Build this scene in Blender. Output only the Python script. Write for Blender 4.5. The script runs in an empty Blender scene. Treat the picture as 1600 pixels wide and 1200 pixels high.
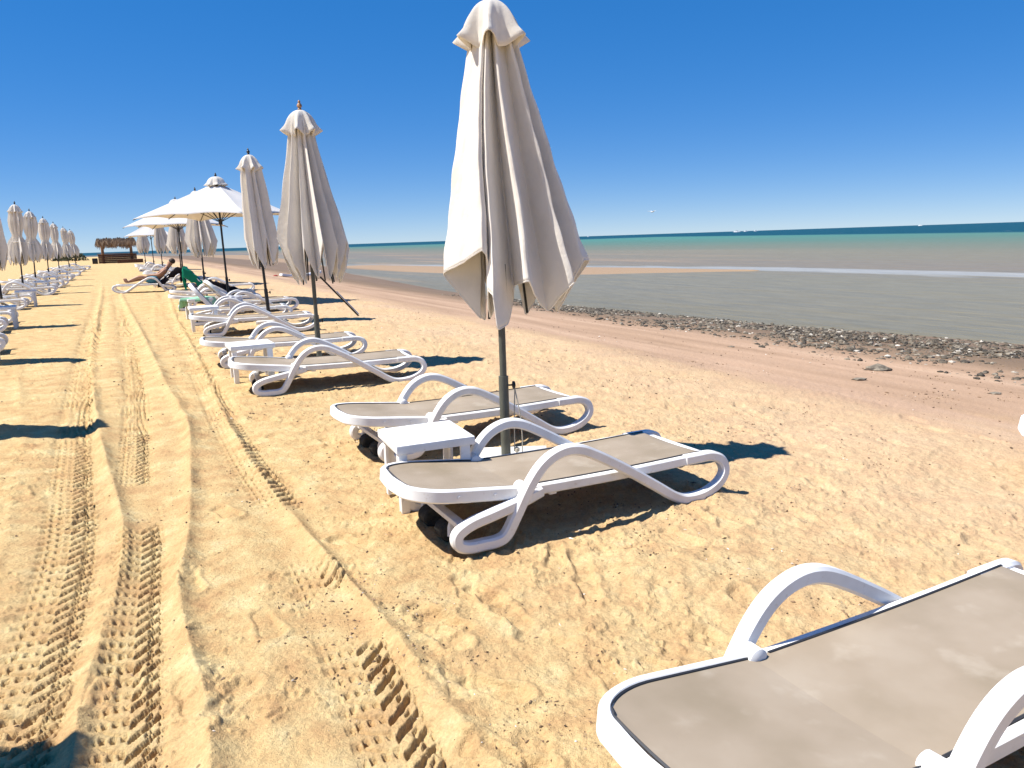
import bpy, bmesh, math, random
import numpy as np
from mathutils import Vector, Matrix, Euler

S = bpy.context.scene
COL = S.collection
R = math.radians
random.seed(7)
rng = np.random.default_rng(11)

# ------------------------------------------------------------------ camera
EYE = 1.55
cam_data = bpy.data.cameras.new('camera')
cam = bpy.data.objects.new('camera', cam_data)
COL.objects.link(cam)
cam_data.sensor_width = 36.0
cam_data.lens = 27.0
cam_data.clip_start = 0.05
cam_data.clip_end = 60000
PITCH, ROLL = R(10.706), R(1.9)
cam.location = (0, 0, EYE)
cam.rotation_euler = (Matrix.Rotation(R(90) - PITCH, 4, 'X') @ Matrix.Rotation(-ROLL, 4, 'Z')).to_euler()
S.camera = cam

# ------------------------------------------------------------------ sky, sun, exposure
SUN_VEC = Vector((-1.97, -0.26, 3.05)).normalized()
SUN_EL = math.asin(SUN_VEC.z)
SUN_AZ = math.atan2(SUN_VEC.x, SUN_VEC.y)
world = bpy.data.worlds.new('World')
S.world = world
world.use_nodes = True
wn = world.node_tree.nodes
wl = world.node_tree.links
wn.clear()
sky = wn.new('ShaderNodeTexSky')
sky.sky_type = 'NISHITA'
sky.sun_disc = False
sky.sun_elevation = SUN_EL
sky.sun_rotation = SUN_AZ
sky.altitude = 0
sky.air_density = 0.55
sky.dust_density = 0.0
sky.ozone_density = 10.0
bg = wn.new('ShaderNodeBackground')
bg.inputs['Strength'].default_value = 0.10
wo = wn.new('ShaderNodeOutputWorld')
# the camera's colour rendering of the sky: softer gradient, richer blue, the same over the whole dome
gam = wn.new('ShaderNodeGamma'); gam.inputs['Gamma'].default_value = 0.42
hsv = wn.new('ShaderNodeHueSaturation'); hsv.inputs['Saturation'].default_value = 1.88; hsv.inputs['Value'].default_value = 2.08; hsv.inputs['Hue'].default_value = 0.514
wl.new(sky.outputs[0], gam.inputs['Color']); wl.new(gam.outputs[0], hsv.inputs['Color'])
wl.new(hsv.outputs[0], bg.inputs[0])
wl.new(bg.outputs[0], wo.inputs[0])
sun_data = bpy.data.lights.new('sun', 'SUN')
sun_data.energy = 5.0
sun_data.angle = R(0.5)
sun_data.color = (1.0, 0.95, 0.87)
sun = bpy.data.objects.new('sun', sun_data)
COL.objects.link(sun)
sun.rotation_euler = SUN_VEC.to_track_quat('Z', 'Y').to_euler()
sun.location = (-20, -5, 30)
S.view_settings.view_transform = 'Standard'
S.view_settings.look = 'None'
S.view_settings.gamma = 1.0
S.view_settings.use_curve_mapping = False
S.view_settings.exposure = 0.82

# ------------------------------------------------------------------ layout frame: s runs along the rows, u runs towards the sea
ROW = R(26.5)
SA, CA = math.sin(ROW), math.cos(ROW)
SEA_Z = -0.60


def xy(s, u):
    return (-SA * s + CA * u, CA * s + SA * u)


def su_np(x, y):
    return -SA * x + CA * y, CA * x + SA * y


def sstep(a, b, x):
    t = np.clip((x - a) / (b - a), 0, 1)
    return t * t * (3 - 2 * t)


WL_S = [-200, 8, 13, 22, 30, 45, 56, 70, 110, 200, 300, 3000]
WL_U = [14.5, 14.0, 13.2, 12.3, 12.4, 14, 15, 17.2, 23.5, 30.6, 37, 60]
BAR = [(75, 20.5, 2.6), (55, 22.3, 3.6), (46, 24.8, 4.8), (40, 27.0, 4.0), (36, 29.0, 2.2), (32, 30.8, 0.5)]


def base_z(s, u):
    s = np.asarray(s, float); u = np.asarray(u, float)
    soft = np.logaddexp(0, (s - 4.5) / 1.2) * 1.2
    rise = 0.36 * (1 - np.exp(-soft / 15.0))
    uw = np.interp(s, WL_S, WL_U)
    q = np.maximum(u - 3.6, 0) / (uw - 3.6)
    fall = np.where(q < 1, np.power(q, 1.25), 1 + (q - 1) * 0.7)
    z = rise * (1 - sstep(3.5, 11, u)) + SEA_Z * np.minimum(fall, 2.2)
    # far end of the land sinks under the sea
    far = np.hypot(s, u)
    z = z - 3.0 * sstep(250, 330, far)
    # sand bar just breaking the surface
    best = np.full(s.shape, -9.0)
    for (s0, u0, w0), (s1, u1, w1) in zip(BAR[:-1], BAR[1:]):
        ds, du = s1 - s0, u1 - u0
        t = np.clip(((s - s0) * ds + (u - u0) * du) / (ds * ds + du * du), 0, 1)
        d = np.hypot(s - s0 - t * ds, u - u0 - t * du)
        w = w0 + (w1 - w0) * t
        best = np.maximum(best, SEA_Z + 0.07 * (1 - (d / w) ** 2))
    return np.maximum(z, best)


def gz(x, y):
    s, u = su_np(x, y)
    return float(base_z(np.array([s]), np.array([u]))[0])


# ------------------------------------------------------------------ noise on arrays
def _hash(ix, iy, seed):
    h = (ix.astype(np.int64) * 374761393 + iy.astype(np.int64) * 668265263 + seed * 1442695041) & 0xFFFFFFFF
    h = ((h ^ (h >> 13)) * 1274126177) & 0xFFFFFFFF
    h = h ^ (h >> 16)
    return (h & 0xFFFFFF) / float(0xFFFFFF)


def vnoise(x, y, seed=0):
    ix = np.floor(x); iy = np.floor(y)
    fx = x - ix; fy = y - iy
    fx = fx * fx * fx * (fx * (fx * 6 - 15) + 10); fy = fy * fy * fy * (fy * (fy * 6 - 15) + 10)
    a = _hash(ix, iy, seed); b = _hash(ix + 1, iy, seed)
    c = _hash(ix, iy + 1, seed); d = _hash(ix + 1, iy + 1, seed)
    return (a + (b - a) * fx) * (1 - fy) + (c + (d - c) * fx) * fy - 0.5


def fbm(x, y, f, octs, seed=0, gain=0.5):
    r = 0; a = 1.0
    for k in range(octs):
        ang = 0.6 * k
        ca, sa = math.cos(ang), math.sin(ang)
        r = r + a * vnoise((x * ca - y * sa) * f, (x * sa + y * ca) * f, seed + k)
        f *= 2.03; a *= gain
    return r


# ------------------------------------------------------------------ materials
def mat(name):
    m = bpy.data.materials.new(name)
    m.use_nodes = True
    return m, m.node_tree.nodes, m.node_tree.links, m.node_tree.nodes['Principled BSDF']


def N(nodes, kind, **kw):
    n = nodes.new(kind)
    for k, v in kw.items():
        if hasattr(n, k) and k not in ('Scale', 'Detail'):
            setattr(n, k, v)
        else:
            n.inputs[k].default_value = v
    return n


def ramp(nodes, stops, interp='LINEAR'):
    r = nodes.new('ShaderNodeValToRGB')
    r.color_ramp.interpolation = interp
    e = r.color_ramp.elements
    while len(e) < len(stops):
        e.new(0.5)
    for k, (p, c) in enumerate(stops):
        e[k].position = p
        e[k].color = (*c, 1) if len(c) == 3 else c
    return r


def maprange(nodes, a, b, c=0.0, d=1.0, smooth=True):
    n = nodes.new('ShaderNodeMapRange')
    n.interpolation_type = 'SMOOTHSTEP' if smooth else 'LINEAR'
    n.inputs['From Min'].default_value = a; n.inputs['From Max'].default_value = b
    n.inputs['To Min'].default_value = c; n.inputs['To Max'].default_value = d
    return n


def math_n(nodes, links, op, a, b=None):
    n = nodes.new('ShaderNodeMath'); n.operation = op
    for k, v in ((0, a), (1, b)):
        if v is None: continue
        if isinstance(v, (int, float)): n.inputs[k].default_value = v
        else: links.new(v, n.inputs[k])
    return n.outputs[0]


def mixc(nodes, links, fac, a, b, blend='MIX'):
    n = nodes.new('ShaderNodeMix'); n.data_type = 'RGBA'; n.blend_type = blend
    for sock, v in ((n.inputs[0], fac), (n.inputs[6], a), (n.inputs[7], b)):
        if isinstance(v, (int, float)): sock.default_value = v
        elif isinstance(v, tuple): sock.default_value = (*v, 1)
        else: links.new(v, sock)
    return n.outputs[2]


def simple(name, col, rough=0.5, var=0.12, scale=6.0, spec=0.4, bump=0.0, bscale=80.0, metallic=0.0, coord='Object'):
    m, n, l, p = mat(name)
    tc = n.new('ShaderNodeTexCoord')
    nz = N(n, 'ShaderNodeTexNoise', Scale=scale, Detail=5.0)
    l.new(tc.outputs[coord], nz.inputs['Vector'])
    lo = tuple(max(0, c * (1 - var)) for c in col); hi = tuple(min(1, c * (1 + var)) for c in col)
    r = ramp(n, [(0.3, lo), (0.7, hi)])
    l.new(nz.outputs['Fac'], r.inputs[0]); l.new(r.outputs[0], p.inputs['Base Color'])
    p.inputs['Roughness'].default_value = rough
    p.inputs['Specular IOR Level'].default_value = spec
    p.inputs['Metallic'].default_value = metallic
    if bump:
        n2 = N(n, 'ShaderNodeTexNoise', Scale=bscale, Detail=3.0)
        l.new(tc.outputs[coord], n2.inputs['Vector'])
        b = n.new('ShaderNodeBump'); b.inputs['Strength'].default_value = bump; b.inputs['Distance'].default_value = 0.01
        l.new(n2.outputs['Fac'], b.inputs['Height']); l.new(b.outputs[0], p.inputs['Normal'])
    return m


def row_coords(n, l):
    g = n.new('ShaderNodeNewGeometry')
    ds = n.new('ShaderNodeVectorMath'); ds.operation = 'DOT_PRODUCT'; ds.inputs[1].default_value = (-SA, CA, 0)
    du = n.new('ShaderNodeVectorMath'); du.operation = 'DOT_PRODUCT'; du.inputs[1].default_value = (CA, SA, 0)
    l.new(g.outputs['Position'], ds.inputs[0]); l.new(g.outputs['Position'], du.inputs[0])
    return g.outputs['Position'], ds.outputs['Value'], du.outputs['Value']


def combine(n, l, x, y, z=0.0):
    c = n.new('ShaderNodeCombineXYZ')
    for k, v in enumerate((x, y, z)):
        if isinstance(v, (int, float)): c.inputs[k].default_value = v
        else: l.new(v, c.inputs[k])
    return c.outputs[0]


def make_sand():
    m, n, l, p = mat('sand')
    pos, s, u = row_coords(n, l)
    big = N(n, 'ShaderNodeTexNoise', Scale=0.55, Detail=4.0); l.new(pos, big.inputs['Vector'])
    mid = N(n, 'ShaderNodeTexNoise', Scale=5.5, Detail=6.0); mid.inputs['Roughness'].default_value = 0.62; l.new(pos, mid.inputs['Vector'])
    c1 = ramp(n, [(0.28, (0.396, 0.241, 0.115)), (0.42, (0.483, 0.323, 0.153)), (0.56, (0.530, 0.389, 0.192)), (0.72, (0.578, 0.467, 0.255))])
    l.new(mid.outputs['Fac'], c1.inputs[0])
    pinkf = maprange(n, 0.5, 5.0); l.new(u, pinkf.inputs[0])
    pf = math_n(n, l, 'MULTIPLY', pinkf.outputs[0], math_n(n, l, 'ADD', big.outputs['Fac'], 0.25))
    pt = N(n, 'ShaderNodeTexNoise', Scale=2.6, Detail=7.0); pt.inputs['Roughness'].default_value = 0.68; pt.inputs['Distortion'].default_value = 0.8; l.new(pos, pt.inputs['Vector'])
    ptm = maprange(n, 0.47, 0.66); l.new(pt.outputs['Fac'], ptm.inputs[0])
    c1x = mixc(n, l, math_n(n, l, 'MULTIPLY', ptm.outputs[0], 0.42), c1.outputs[0], (0.445, 0.276, 0.134))
    c2 = mixc(n, l, math_n(n, l, 'MULTIPLY', pf, 0.8), c1x, (0.521, 0.369, 0.245))
    # dark and pale grains scattered through the sand
    vor = N(n, 'ShaderNodeTexVoronoi', Scale=17.0); l.new(pos, vor.inputs['Vector'])
    sp = maprange(n, 0.09, 0.17, 1.0, 0.0); l.new(vor.outputs['Distance'], sp.inputs[0])
    sel = N(n, 'ShaderNodeTexWhiteNoise'); l.new(vor.outputs['Position'], sel.inputs['Vector'])
    pick = math_n(n, l, 'GREATER_THAN', sel.outputs['Value'], 0.72)
    patch = N(n, 'ShaderNodeTexNoise', Scale=1.7, Detail=3.0); l.new(pos, patch.inputs['Vector'])
    pm = maprange(n, 0.48, 0.62); l.new(patch.outputs['Fac'], pm.inputs[0])
    spk = math_n(n, l, 'MULTIPLY', math_n(n, l, 'MULTIPLY', sp.outputs[0], pick), pm.outputs[0])
    c3 = mixc(n, l, math_n(n, l, 'MULTIPLY', spk, 0.75), c2, (0.178, 0.107, 0.053))
    # damp, smoother sand towards the sea, streaked along the shore
    stv = combine(n, l, math_n(n, l, 'MULTIPLY', s, 0.16), math_n(n, l, 'MULTIPLY', u, 1.3))
    st = N(n, 'ShaderNodeTexNoise', Scale=1.0, Detail=5.0); l.new(stv, st.inputs['Vector'])
    wob = math_n(n, l, 'MULTIPLY_ADD', big.outputs['Fac'], 1.6)
    n_last = n[-1]; n_last.inputs[2].default_value = -0.8
    uu = math_n(n, l, 'ADD', math_n(n, l, 'ADD', u, wob), math_n(n, l, 'MULTIPLY', math_n(n, l, 'SUBTRACT', st.outputs['Fac'], 0.5), 2.2))
    damp = maprange(n, 5.2, 6.6); l.new(uu, damp.inputs[0])
    dc = ramp(n, [(0.30, (0.240, 0.156, 0.102)), (0.45, (0.334, 0.223, 0.150)), (0.57, (0.383, 0.258, 0.178)), (0.72, (0.481, 0.347, 0.240))])
    l.new(st.outputs['Fac'], dc.inputs[0])
    c4 = mixc(n, l, math_n(n, l, 'MULTIPLY', damp.outputs[0], 0.93), c3, dc.outputs[0])
    wet = maprange(n, 8.8, 11.2); l.new(uu, wet.inputs[0])
    c5 = mixc(n, l, math_n(n, l, 'MULTIPLY', wet.outputs[0], 0.8), c4, (0.134, 0.093, 0.055))
    barf = maprange(n, 17.5, 19.5); l.new(u, barf.inputs[0])
    c5 = mixc(n, l, barf.outputs[0], c5, (0.31, 0.215, 0.13))
    gr = N(n, 'ShaderNodeTexNoise', Scale=75.0, Detail=4.0); gr.inputs['Roughness'].default_value = 0.75; l.new(pos, gr.inputs['Vector'])
    gm = maprange(n, 0.32, 0.68, 0.80, 1.16, smooth=False); l.new(gr.outputs['Fac'], gm.inputs[0])
    c5 = mixc(n, l, 1.0, c5, combine(n, l, gm.outputs[0], gm.outputs[0], gm.outputs[0]), 'MULTIPLY')
    l.new(c5, p.inputs['Base Color'])
    p.inputs['Specular IOR Level'].default_value = 0.12
    rr = maprange(n, 8.5, 12.5, 0.92, 0.55); l.new(u, rr.inputs[0]); l.new(rr.outputs[0], p.inputs['Roughness'])
    f1 = N(n, 'ShaderNodeTexNoise', Scale=42.0, Detail=5.0); f1.inputs['Roughness'].default_value = 0.7; l.new(pos, f1.inputs['Vector'])
    f2 = N(n, 'ShaderNodeTexNoise', Scale=260.0, Detail=2.0); l.new(pos, f2.inputs['Vector'])
    hsum = math_n(n, l, 'ADD', f1.outputs['Fac'], math_n(n, l, 'MULTIPLY', f2.outputs['Fac'], 0.25))
    hsum = math_n(n, l, 'SUBTRACT', hsum, math_n(n, l, 'MULTIPLY', spk, 0.25))
    b = n.new('ShaderNodeBump'); b.inputs['Distance'].default_value = 0.022
    bs = maprange(n, 4.8, 7.5, 0.75, 0.22); l.new(u, bs.inputs[0]); l.new(bs.outputs[0], b.inputs['Strength'])
    l.new(hsum, b.inputs['Height']); l.new(b.outputs[0], p.inputs['Normal'])
    return m


def make_sea():
    m, n, l, p = mat('sea_water')
    pos, s, u = row_coords(n, l)
    sx = n.new('ShaderNodeSeparateXYZ'); l.new(pos, sx.inputs[0])
    # bottom colour by distance from the shore
    w1 = N(n, 'ShaderNodeTexNoise', Scale=1.0, Detail=5.0)
    l.new(combine(n, l, math_n(n, l, 'MULTIPLY', s, 0.02), math_n(n, l, 'MULTIPLY', u, 0.12)), w1.inputs['Vector'])
    uj = math_n(n, l, 'ADD', u, math_n(n, l, 'MULTIPLY', math_n(n, l, 'SUBTRACT', w1.outputs['Fac'], 0.5), math_n(n, l, 'MULTIPLY', u, 0.45)))
    r = maprange(n, 10, 210, smooth=False); l.new(uj, r.inputs[0])
    cr = ramp(n, [(0.0, (0.147, 0.129, 0.081)), (0.03, (0.166, 0.150, 0.106)), (0.085, (0.175, 0.158, 0.109)),
                  (0.13, (0.184, 0.152, 0.106)), (0.22, (0.184, 0.161, 0.101)), (0.34, (0.143, 0.156, 0.097)), (0.55, (0.092, 0.161, 0.106)), (1.0, (0.069, 0.184, 0.129))])
    l.new(r.outputs[0], cr.inputs[0])
    # tan shallows drifting along the shore
    tn = N(n, 'ShaderNodeTexNoise', Scale=1.0, Detail=4.0)
    l.new(combine(n, l, math_n(n, l, 'MULTIPLY', s, 0.022), math_n(n, l, 'MULTIPLY', u, 0.30), 3.0), tn.inputs['Vector'])
    tm = maprange(n, 0.50, 0.68); l.new(tn.outputs['Fac'], tm.inputs[0])
    ts = maprange(n, 25, 60); l.new(s, ts.inputs[0])
    te = maprange(n, 75, 40); l.new(u, te.inputs[0])
    c1 = mixc(n, l, math_n(n, l, 'MULTIPLY', math_n(n, l, 'MULTIPLY', tm.outputs[0], ts.outputs[0]), math_n(n, l, 'MULTIPLY', te.outputs[0], 0.75)), cr.outputs[0], (0.313, 0.216, 0.120))
    # deep water past the drop-off
    d1 = maprange(n, 100, 118); l.new(sx.outputs['X'], d1.inputs[0])
    d2 = maprange(n, 480, 640); l.new(sx.outputs['Y'], d2.inputs[0])
    deep = math_n(n, l, 'MAXIMUM', d1.outputs[0], d2.outputs[0])
    c2 = mixc(n, l, deep, c1, (0.003, 0.044, 0.053))
    # pale strip beyond the bar: thin foamy wash, sky reflection painted into the colour
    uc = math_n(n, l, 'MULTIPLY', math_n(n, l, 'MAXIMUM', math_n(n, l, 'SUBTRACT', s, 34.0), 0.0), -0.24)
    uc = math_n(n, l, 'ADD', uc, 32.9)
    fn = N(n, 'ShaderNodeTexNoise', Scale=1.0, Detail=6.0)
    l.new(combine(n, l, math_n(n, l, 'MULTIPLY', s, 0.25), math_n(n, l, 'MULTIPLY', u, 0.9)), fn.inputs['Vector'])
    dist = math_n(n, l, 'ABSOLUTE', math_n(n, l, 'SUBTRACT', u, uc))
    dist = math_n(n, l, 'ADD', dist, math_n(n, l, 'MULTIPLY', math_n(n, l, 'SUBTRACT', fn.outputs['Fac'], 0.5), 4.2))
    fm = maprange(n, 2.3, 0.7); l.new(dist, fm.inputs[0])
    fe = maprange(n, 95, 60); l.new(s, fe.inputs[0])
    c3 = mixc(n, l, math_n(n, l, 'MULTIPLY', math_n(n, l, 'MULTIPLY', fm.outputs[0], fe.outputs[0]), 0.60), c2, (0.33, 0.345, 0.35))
    # scattered whitecaps far out
    wc = N(n, 'ShaderNodeTexNoise', Scale=1.0, Detail=3.0)
    l.new(combine(n, l, math_n(n, l, 'MULTIPLY', s, 0.16), math_n(n, l, 'MULTIPLY', u, 0.5), 9.0), wc.inputs['Vector'])
    wm = maprange(n, 0.735, 0.76); l.new(wc.outputs['Fac'], wm.inputs[0])
    wf = maprange(n, 45, 65); l.new(u, wf.inputs[0])
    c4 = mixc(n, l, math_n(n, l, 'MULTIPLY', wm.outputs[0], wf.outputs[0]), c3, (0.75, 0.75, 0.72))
    rp = N(n, 'ShaderNodeTexNoise', Scale=1.0, Detail=6.0); rp.inputs['Roughness'].default_value = 0.65
    l.new(combine(n, l, math_n(n, l, 'MULTIPLY', s, 0.55), math_n(n, l, 'MULTIPLY', u, 2.4), 5.0), rp.inputs['Vector'])
    rm = maprange(n, 0.30, 0.72, 0.86, 1.15, smooth=False); l.new(rp.outputs['Fac'], rm.inputs[0])
    c4 = mixc(n, l, 1.0, c4, combine(n, l, rm.outputs[0], rm.outputs[0], rm.outputs[0]), 'MULTIPLY')
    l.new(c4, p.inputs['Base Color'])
    p.inputs['Roughness'].default_value = 0.30
    p.inputs['IOR'].default_value = 1.33
    p.inputs['Specular IOR Level'].default_value = 0.03
    w2 = N(n, 'ShaderNodeTexNoise', Scale=1.0, Detail=5.0)
    l.new(combine(n, l, math_n(n, l, 'MULTIPLY', s, 1.6), math_n(n, l, 'MULTIPLY', u, 4.5)), w2.inputs['Vector'])
    w3 = N(n, 'ShaderNodeTexNoise', Scale=1.0, Detail=4.0)
    l.new(combine(n, l, math_n(n, l, 'MULTIPLY', s, 0.16), math_n(n, l, 'MULTIPLY', u, 0.6)), w3.inputs['Vector'])
    hs = math_n(n, l, 'ADD', math_n(n, l, 'MULTIPLY', w2.outputs['Fac'], 0.07), math_n(n, l, 'MULTIPLY', w3.outputs['Fac'], 0.35))
    b = n.new('ShaderNodeBump'); b.inputs['Strength'].default_value = 0.55; b.inputs['Distance'].default_value = 1.0
    l.new(hs, b.inputs['Height']); l.new(b.outputs[0], p.inputs['Normal'])
    return m


def make_cloth(name, col, trans=0.30, var=0.10):
    m, n, l, p = mat(name)
    n.remove(p)
    out = [x for x in n if x.type == 'OUTPUT_MATERIAL'][0]
    tc = n.new('ShaderNodeTexCoord')
    nz = N(n, 'ShaderNodeTexNoise', Scale=2.2, Detail=7.0); nz.inputs['Roughness'].default_value = 0.65; l.new(tc.outputs['Object'], nz.inputs['Vector'])
    r = ramp(n, [(0.28, tuple(c * (1 - var * 1.6) for c in col)), (0.5, col), (0.75, tuple(min(1, c * (1 + var * 0.5)) for c in col))])
    l.new(nz.outputs['Fac'], r.inputs[0])
    wv = N(n, 'ShaderNodeTexNoise', Scale=24.0, Detail=6.0); l.new(tc.outputs['Object'], wv.inputs['Vector'])
    b = n.new('ShaderNodeBump'); b.inputs['Strength'].default_value = 0.35; b.inputs['Distance'].default_value = 0.012
    l.new(wv.outputs['Fac'], b.inputs['Height'])
    d = n.new('ShaderNodeBsdfDiffuse'); d.inputs['Roughness'].default_value = 0.6
    t = n.new('ShaderNodeBsdfTranslucent')
    warm = mixc(n, l, 1.0, r.outputs[0], (1.0, 0.82, 0.60), 'MULTIPLY')
    l.new(r.outputs[0], d.inputs[0]); l.new(warm, t.inputs[0]); l.new(b.outputs[0], d.inputs['Normal'])
    mx = n.new('ShaderNodeMixShader'); mx.inputs[0].default_value = trans
    l.new(d.outputs[0], mx.inputs[1]); l.new(t.outputs[0], mx.inputs[2]); l.new(mx.outputs[0], out.inputs[0])
    return m


def make_sling():
    m, n, l, p = mat('taupe_sling')
    tc = n.new('ShaderNodeTexCoord')
    a = N(n, 'ShaderNodeTexNoise', Scale=3.2, Detail=6.0); l.new(tc.outputs['Object'], a.inputs['Vector'])
    r = ramp(n, [(0.30, (0.242, 0.195, 0.136)), (0.52, (0.295, 0.239, 0.176)), (0.75, (0.339, 0.282, 0.216))])
    l.new(a.outputs['Fac'], r.inputs[0])
    # pale salt bloom
    c = N(n, 'ShaderNodeTexNoise', Scale=7.0, Detail=8.0); l.new(tc.outputs['Object'], c.inputs['Vector'])
    cm = maprange(n, 0.55, 0.72); l.new(c.outputs['Fac'], cm.inputs[0])
    col = mixc(n, l, math_n(n, l, 'MULTIPLY', cm.outputs[0], 0.3), r.outputs[0], (0.46, 0.405, 0.33))
    l.new(col, p.inputs['Base Color'])
    p.inputs['Roughness'].default_value = 0.62
    p.inputs['Specular IOR Level'].default_value = 0.3
    w1 = N(n, 'ShaderNodeTexWave', Scale=150.0); w1.bands_direction = 'X'; l.new(tc.outputs['Object'], w1.inputs['Vector'])
    w2 = N(n, 'ShaderNodeTexWave', Scale=150.0); w2.bands_direction = 'Y'; l.new(tc.outputs['Object'], w2.inputs['Vector'])
    b = n.new('ShaderNodeBump'); b.inputs['Strength'].default_value = 0.18; b.inputs['Distance'].default_value = 0.001
    l.new(math_n(n, l, 'ADD', w1.outputs['Fac'], w2.outputs['Fac']), b.inputs['Height']); l.new(b.outputs[0], p.inputs['Normal'])
    return m


def make_plastic():
    m, n, l, p = mat('white_plastic')
    g = n.new('ShaderNodeNewGeometry')
    a = N(n, 'ShaderNodeTexNoise', Scale=9.0, Detail=6.0); l.new(g.outputs['Position'], a.inputs['Vector'])
    r = ramp(n, [(0.30, (0.70, 0.69, 0.67)), (0.55, (0.78, 0.775, 0.76))])
    l.new(a.outputs['Fac'], r.inputs[0])
    # sand dust and scuffs
    c = N(n, 'ShaderNodeTexNoise', Scale=38.0, Detail=6.0); l.new(g.outputs['Position'], c.inputs['Vector'])
    cm = maprange(n, 0.62, 0.75); l.new(c.outputs['Fac'], cm.inputs[0])
    col = mixc(n, l, math_n(n, l, 'MULTIPLY', cm.outputs[0], 0.35), r.outputs[0], (0.50, 0.42, 0.32))
    l.new(col, p.inputs['Base Color'])
    rr = maprange(n, 0.3, 0.7, 0.32, 0.55); l.new(a.outputs['Fac'], rr.inputs[0]); l.new(rr.outputs[0], p.inputs['Roughness'])
    p.inputs['Specular IOR Level'].default_value = 0.4
    return m


M = dict(
    sand=make_sand(), sea=make_sea(), sling=make_sling(), plastic=make_plastic(),
    canvas=make_cloth('cream_canvas', (0.83, 0.79, 0.715), 0.08, 0.08),
    canvas_open=make_cloth('bright_canvas', (0.84, 0.83, 0.80), 0.2, 0.04),
    pole=simple('grey_green_pole', (0.085, 0.088, 0.070), 0.45, 0.2, 8, 0.5, 0.1, 60),
    dark=simple('black_pole', (0.018, 0.018, 0.018), 0.4, 0.3, 8),
    wood=simple('turned_wood', (0.26, 0.14, 0.065), 0.5, 0.3, 12),
    piping=simple('dark_piping', (0.03, 0.032, 0.038), 0.6),
    rubber=simple('dark_wheel', (0.035, 0.035, 0.03), 0.8, 0.4, 30, 0.2, 0.4, 50),
    steel=simple('steel', (0.55, 0.55, 0.55), 0.3, 0.1, 10, 0.5, metallic=1.0),
    cord=simple('cord', (0.42, 0.38, 0.30), 0.9),
    concrete=simple('pale_base', (0.62, 0.60, 0.55), 0.8, 0.15, 12, 0.2, 0.3, 60),
    stone=None, skin=simple('skin', (0.36, 0.19, 0.115), 0.5, 0.12, 5),
    hair=simple('dark_hair', (0.03, 0.018, 0.012), 0.7), trunks=simple('blue_trunks', (0.06, 0.22, 0.32), 0.85),
    green=make_cloth('green_towel', (0.02, 0.27, 0.16), 0.1), blue=make_cloth('blue_towel', (0.02, 0.22, 0.38), 0.1),
    mint=make_cloth('mint_towel', (0.36, 0.66, 0.46), 0.15), white=make_cloth('white_towel', (0.78, 0.78, 0.80), 0.15),
    black=make_cloth('black_towel', (0.022, 0.02, 0.024), 0.05),
    thatch=simple('thatch', (0.29, 0.20, 0.125), 0.95, 0.55, 25, 0.1, 0.8, 60),
    brick=simple('red_brown_boards', (0.105, 0.055, 0.034), 0.85, 0.45, 7, 0.2),
    hullwhite=simple('boat_paint', (0.80, 0.80, 0.80), 0.35, 0.04), leaf=simple('scrub_leaf', (0.065, 0.075, 0.035), 0.8, 0.5, 3),
    red=simple('red_plastic', (0.35, 0.05, 0.03), 0.5), glass=simple('cabin_window', (0.02, 0.03, 0.04), 0.1))


def stone_mat():
    m, n, l, p = mat('beach_stone')
    g = n.new('ShaderNodeNewGeometry')
    r = ramp(n, [(0.0, (0.035, 0.028, 0.018)), (0.45, (0.085, 0.068, 0.045)), (0.8, (0.15, 0.122, 0.085)), (0.95, (0.27, 0.235, 0.18)), (1.0, (0.5, 0.46, 0.39))])
    l.new(g.outputs['Random Per Island'], r.inputs[0])
    nz = N(n, 'ShaderNodeTexNoise', Scale=22.0, Detail=5.0); l.new(g.outputs['Position'], nz.inputs['Vector'])
    mr = maprange(n, 0.3, 0.7, 0.65, 1.25); l.new(nz.outputs['Fac'], mr.inputs[0])
    l.new(mixc(n, l, 1.0, r.outputs[0], combine(n, l, mr.outputs[0], mr.outputs[0], mr.outputs[0]), 'MULTIPLY'), p.inputs['Base Color'])
    p.inputs['Roughness'].default_value = 0.7
    return m


M['stone'] = stone_mat()


def grit_mat():
    m, n, l, p = mat('grit')
    g = n.new('ShaderNodeNewGeometry')
    r = ramp(n, [(0.0, (0.05, 0.03, 0.017)), (0.4, (0.15, 0.09, 0.048)), (0.8, (0.27, 0.175, 0.10)), (0.93, (0.36, 0.26, 0.16)), (1.0, (0.75, 0.70, 0.62))])
    l.new(g.outputs['Random Per Island'], r.inputs[0]); l.new(r.outputs[0], p.inputs['Base Color'])
    p.inputs['Roughness'].default_value = 0.85
    return m


M['grit'] = grit_mat()


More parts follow.
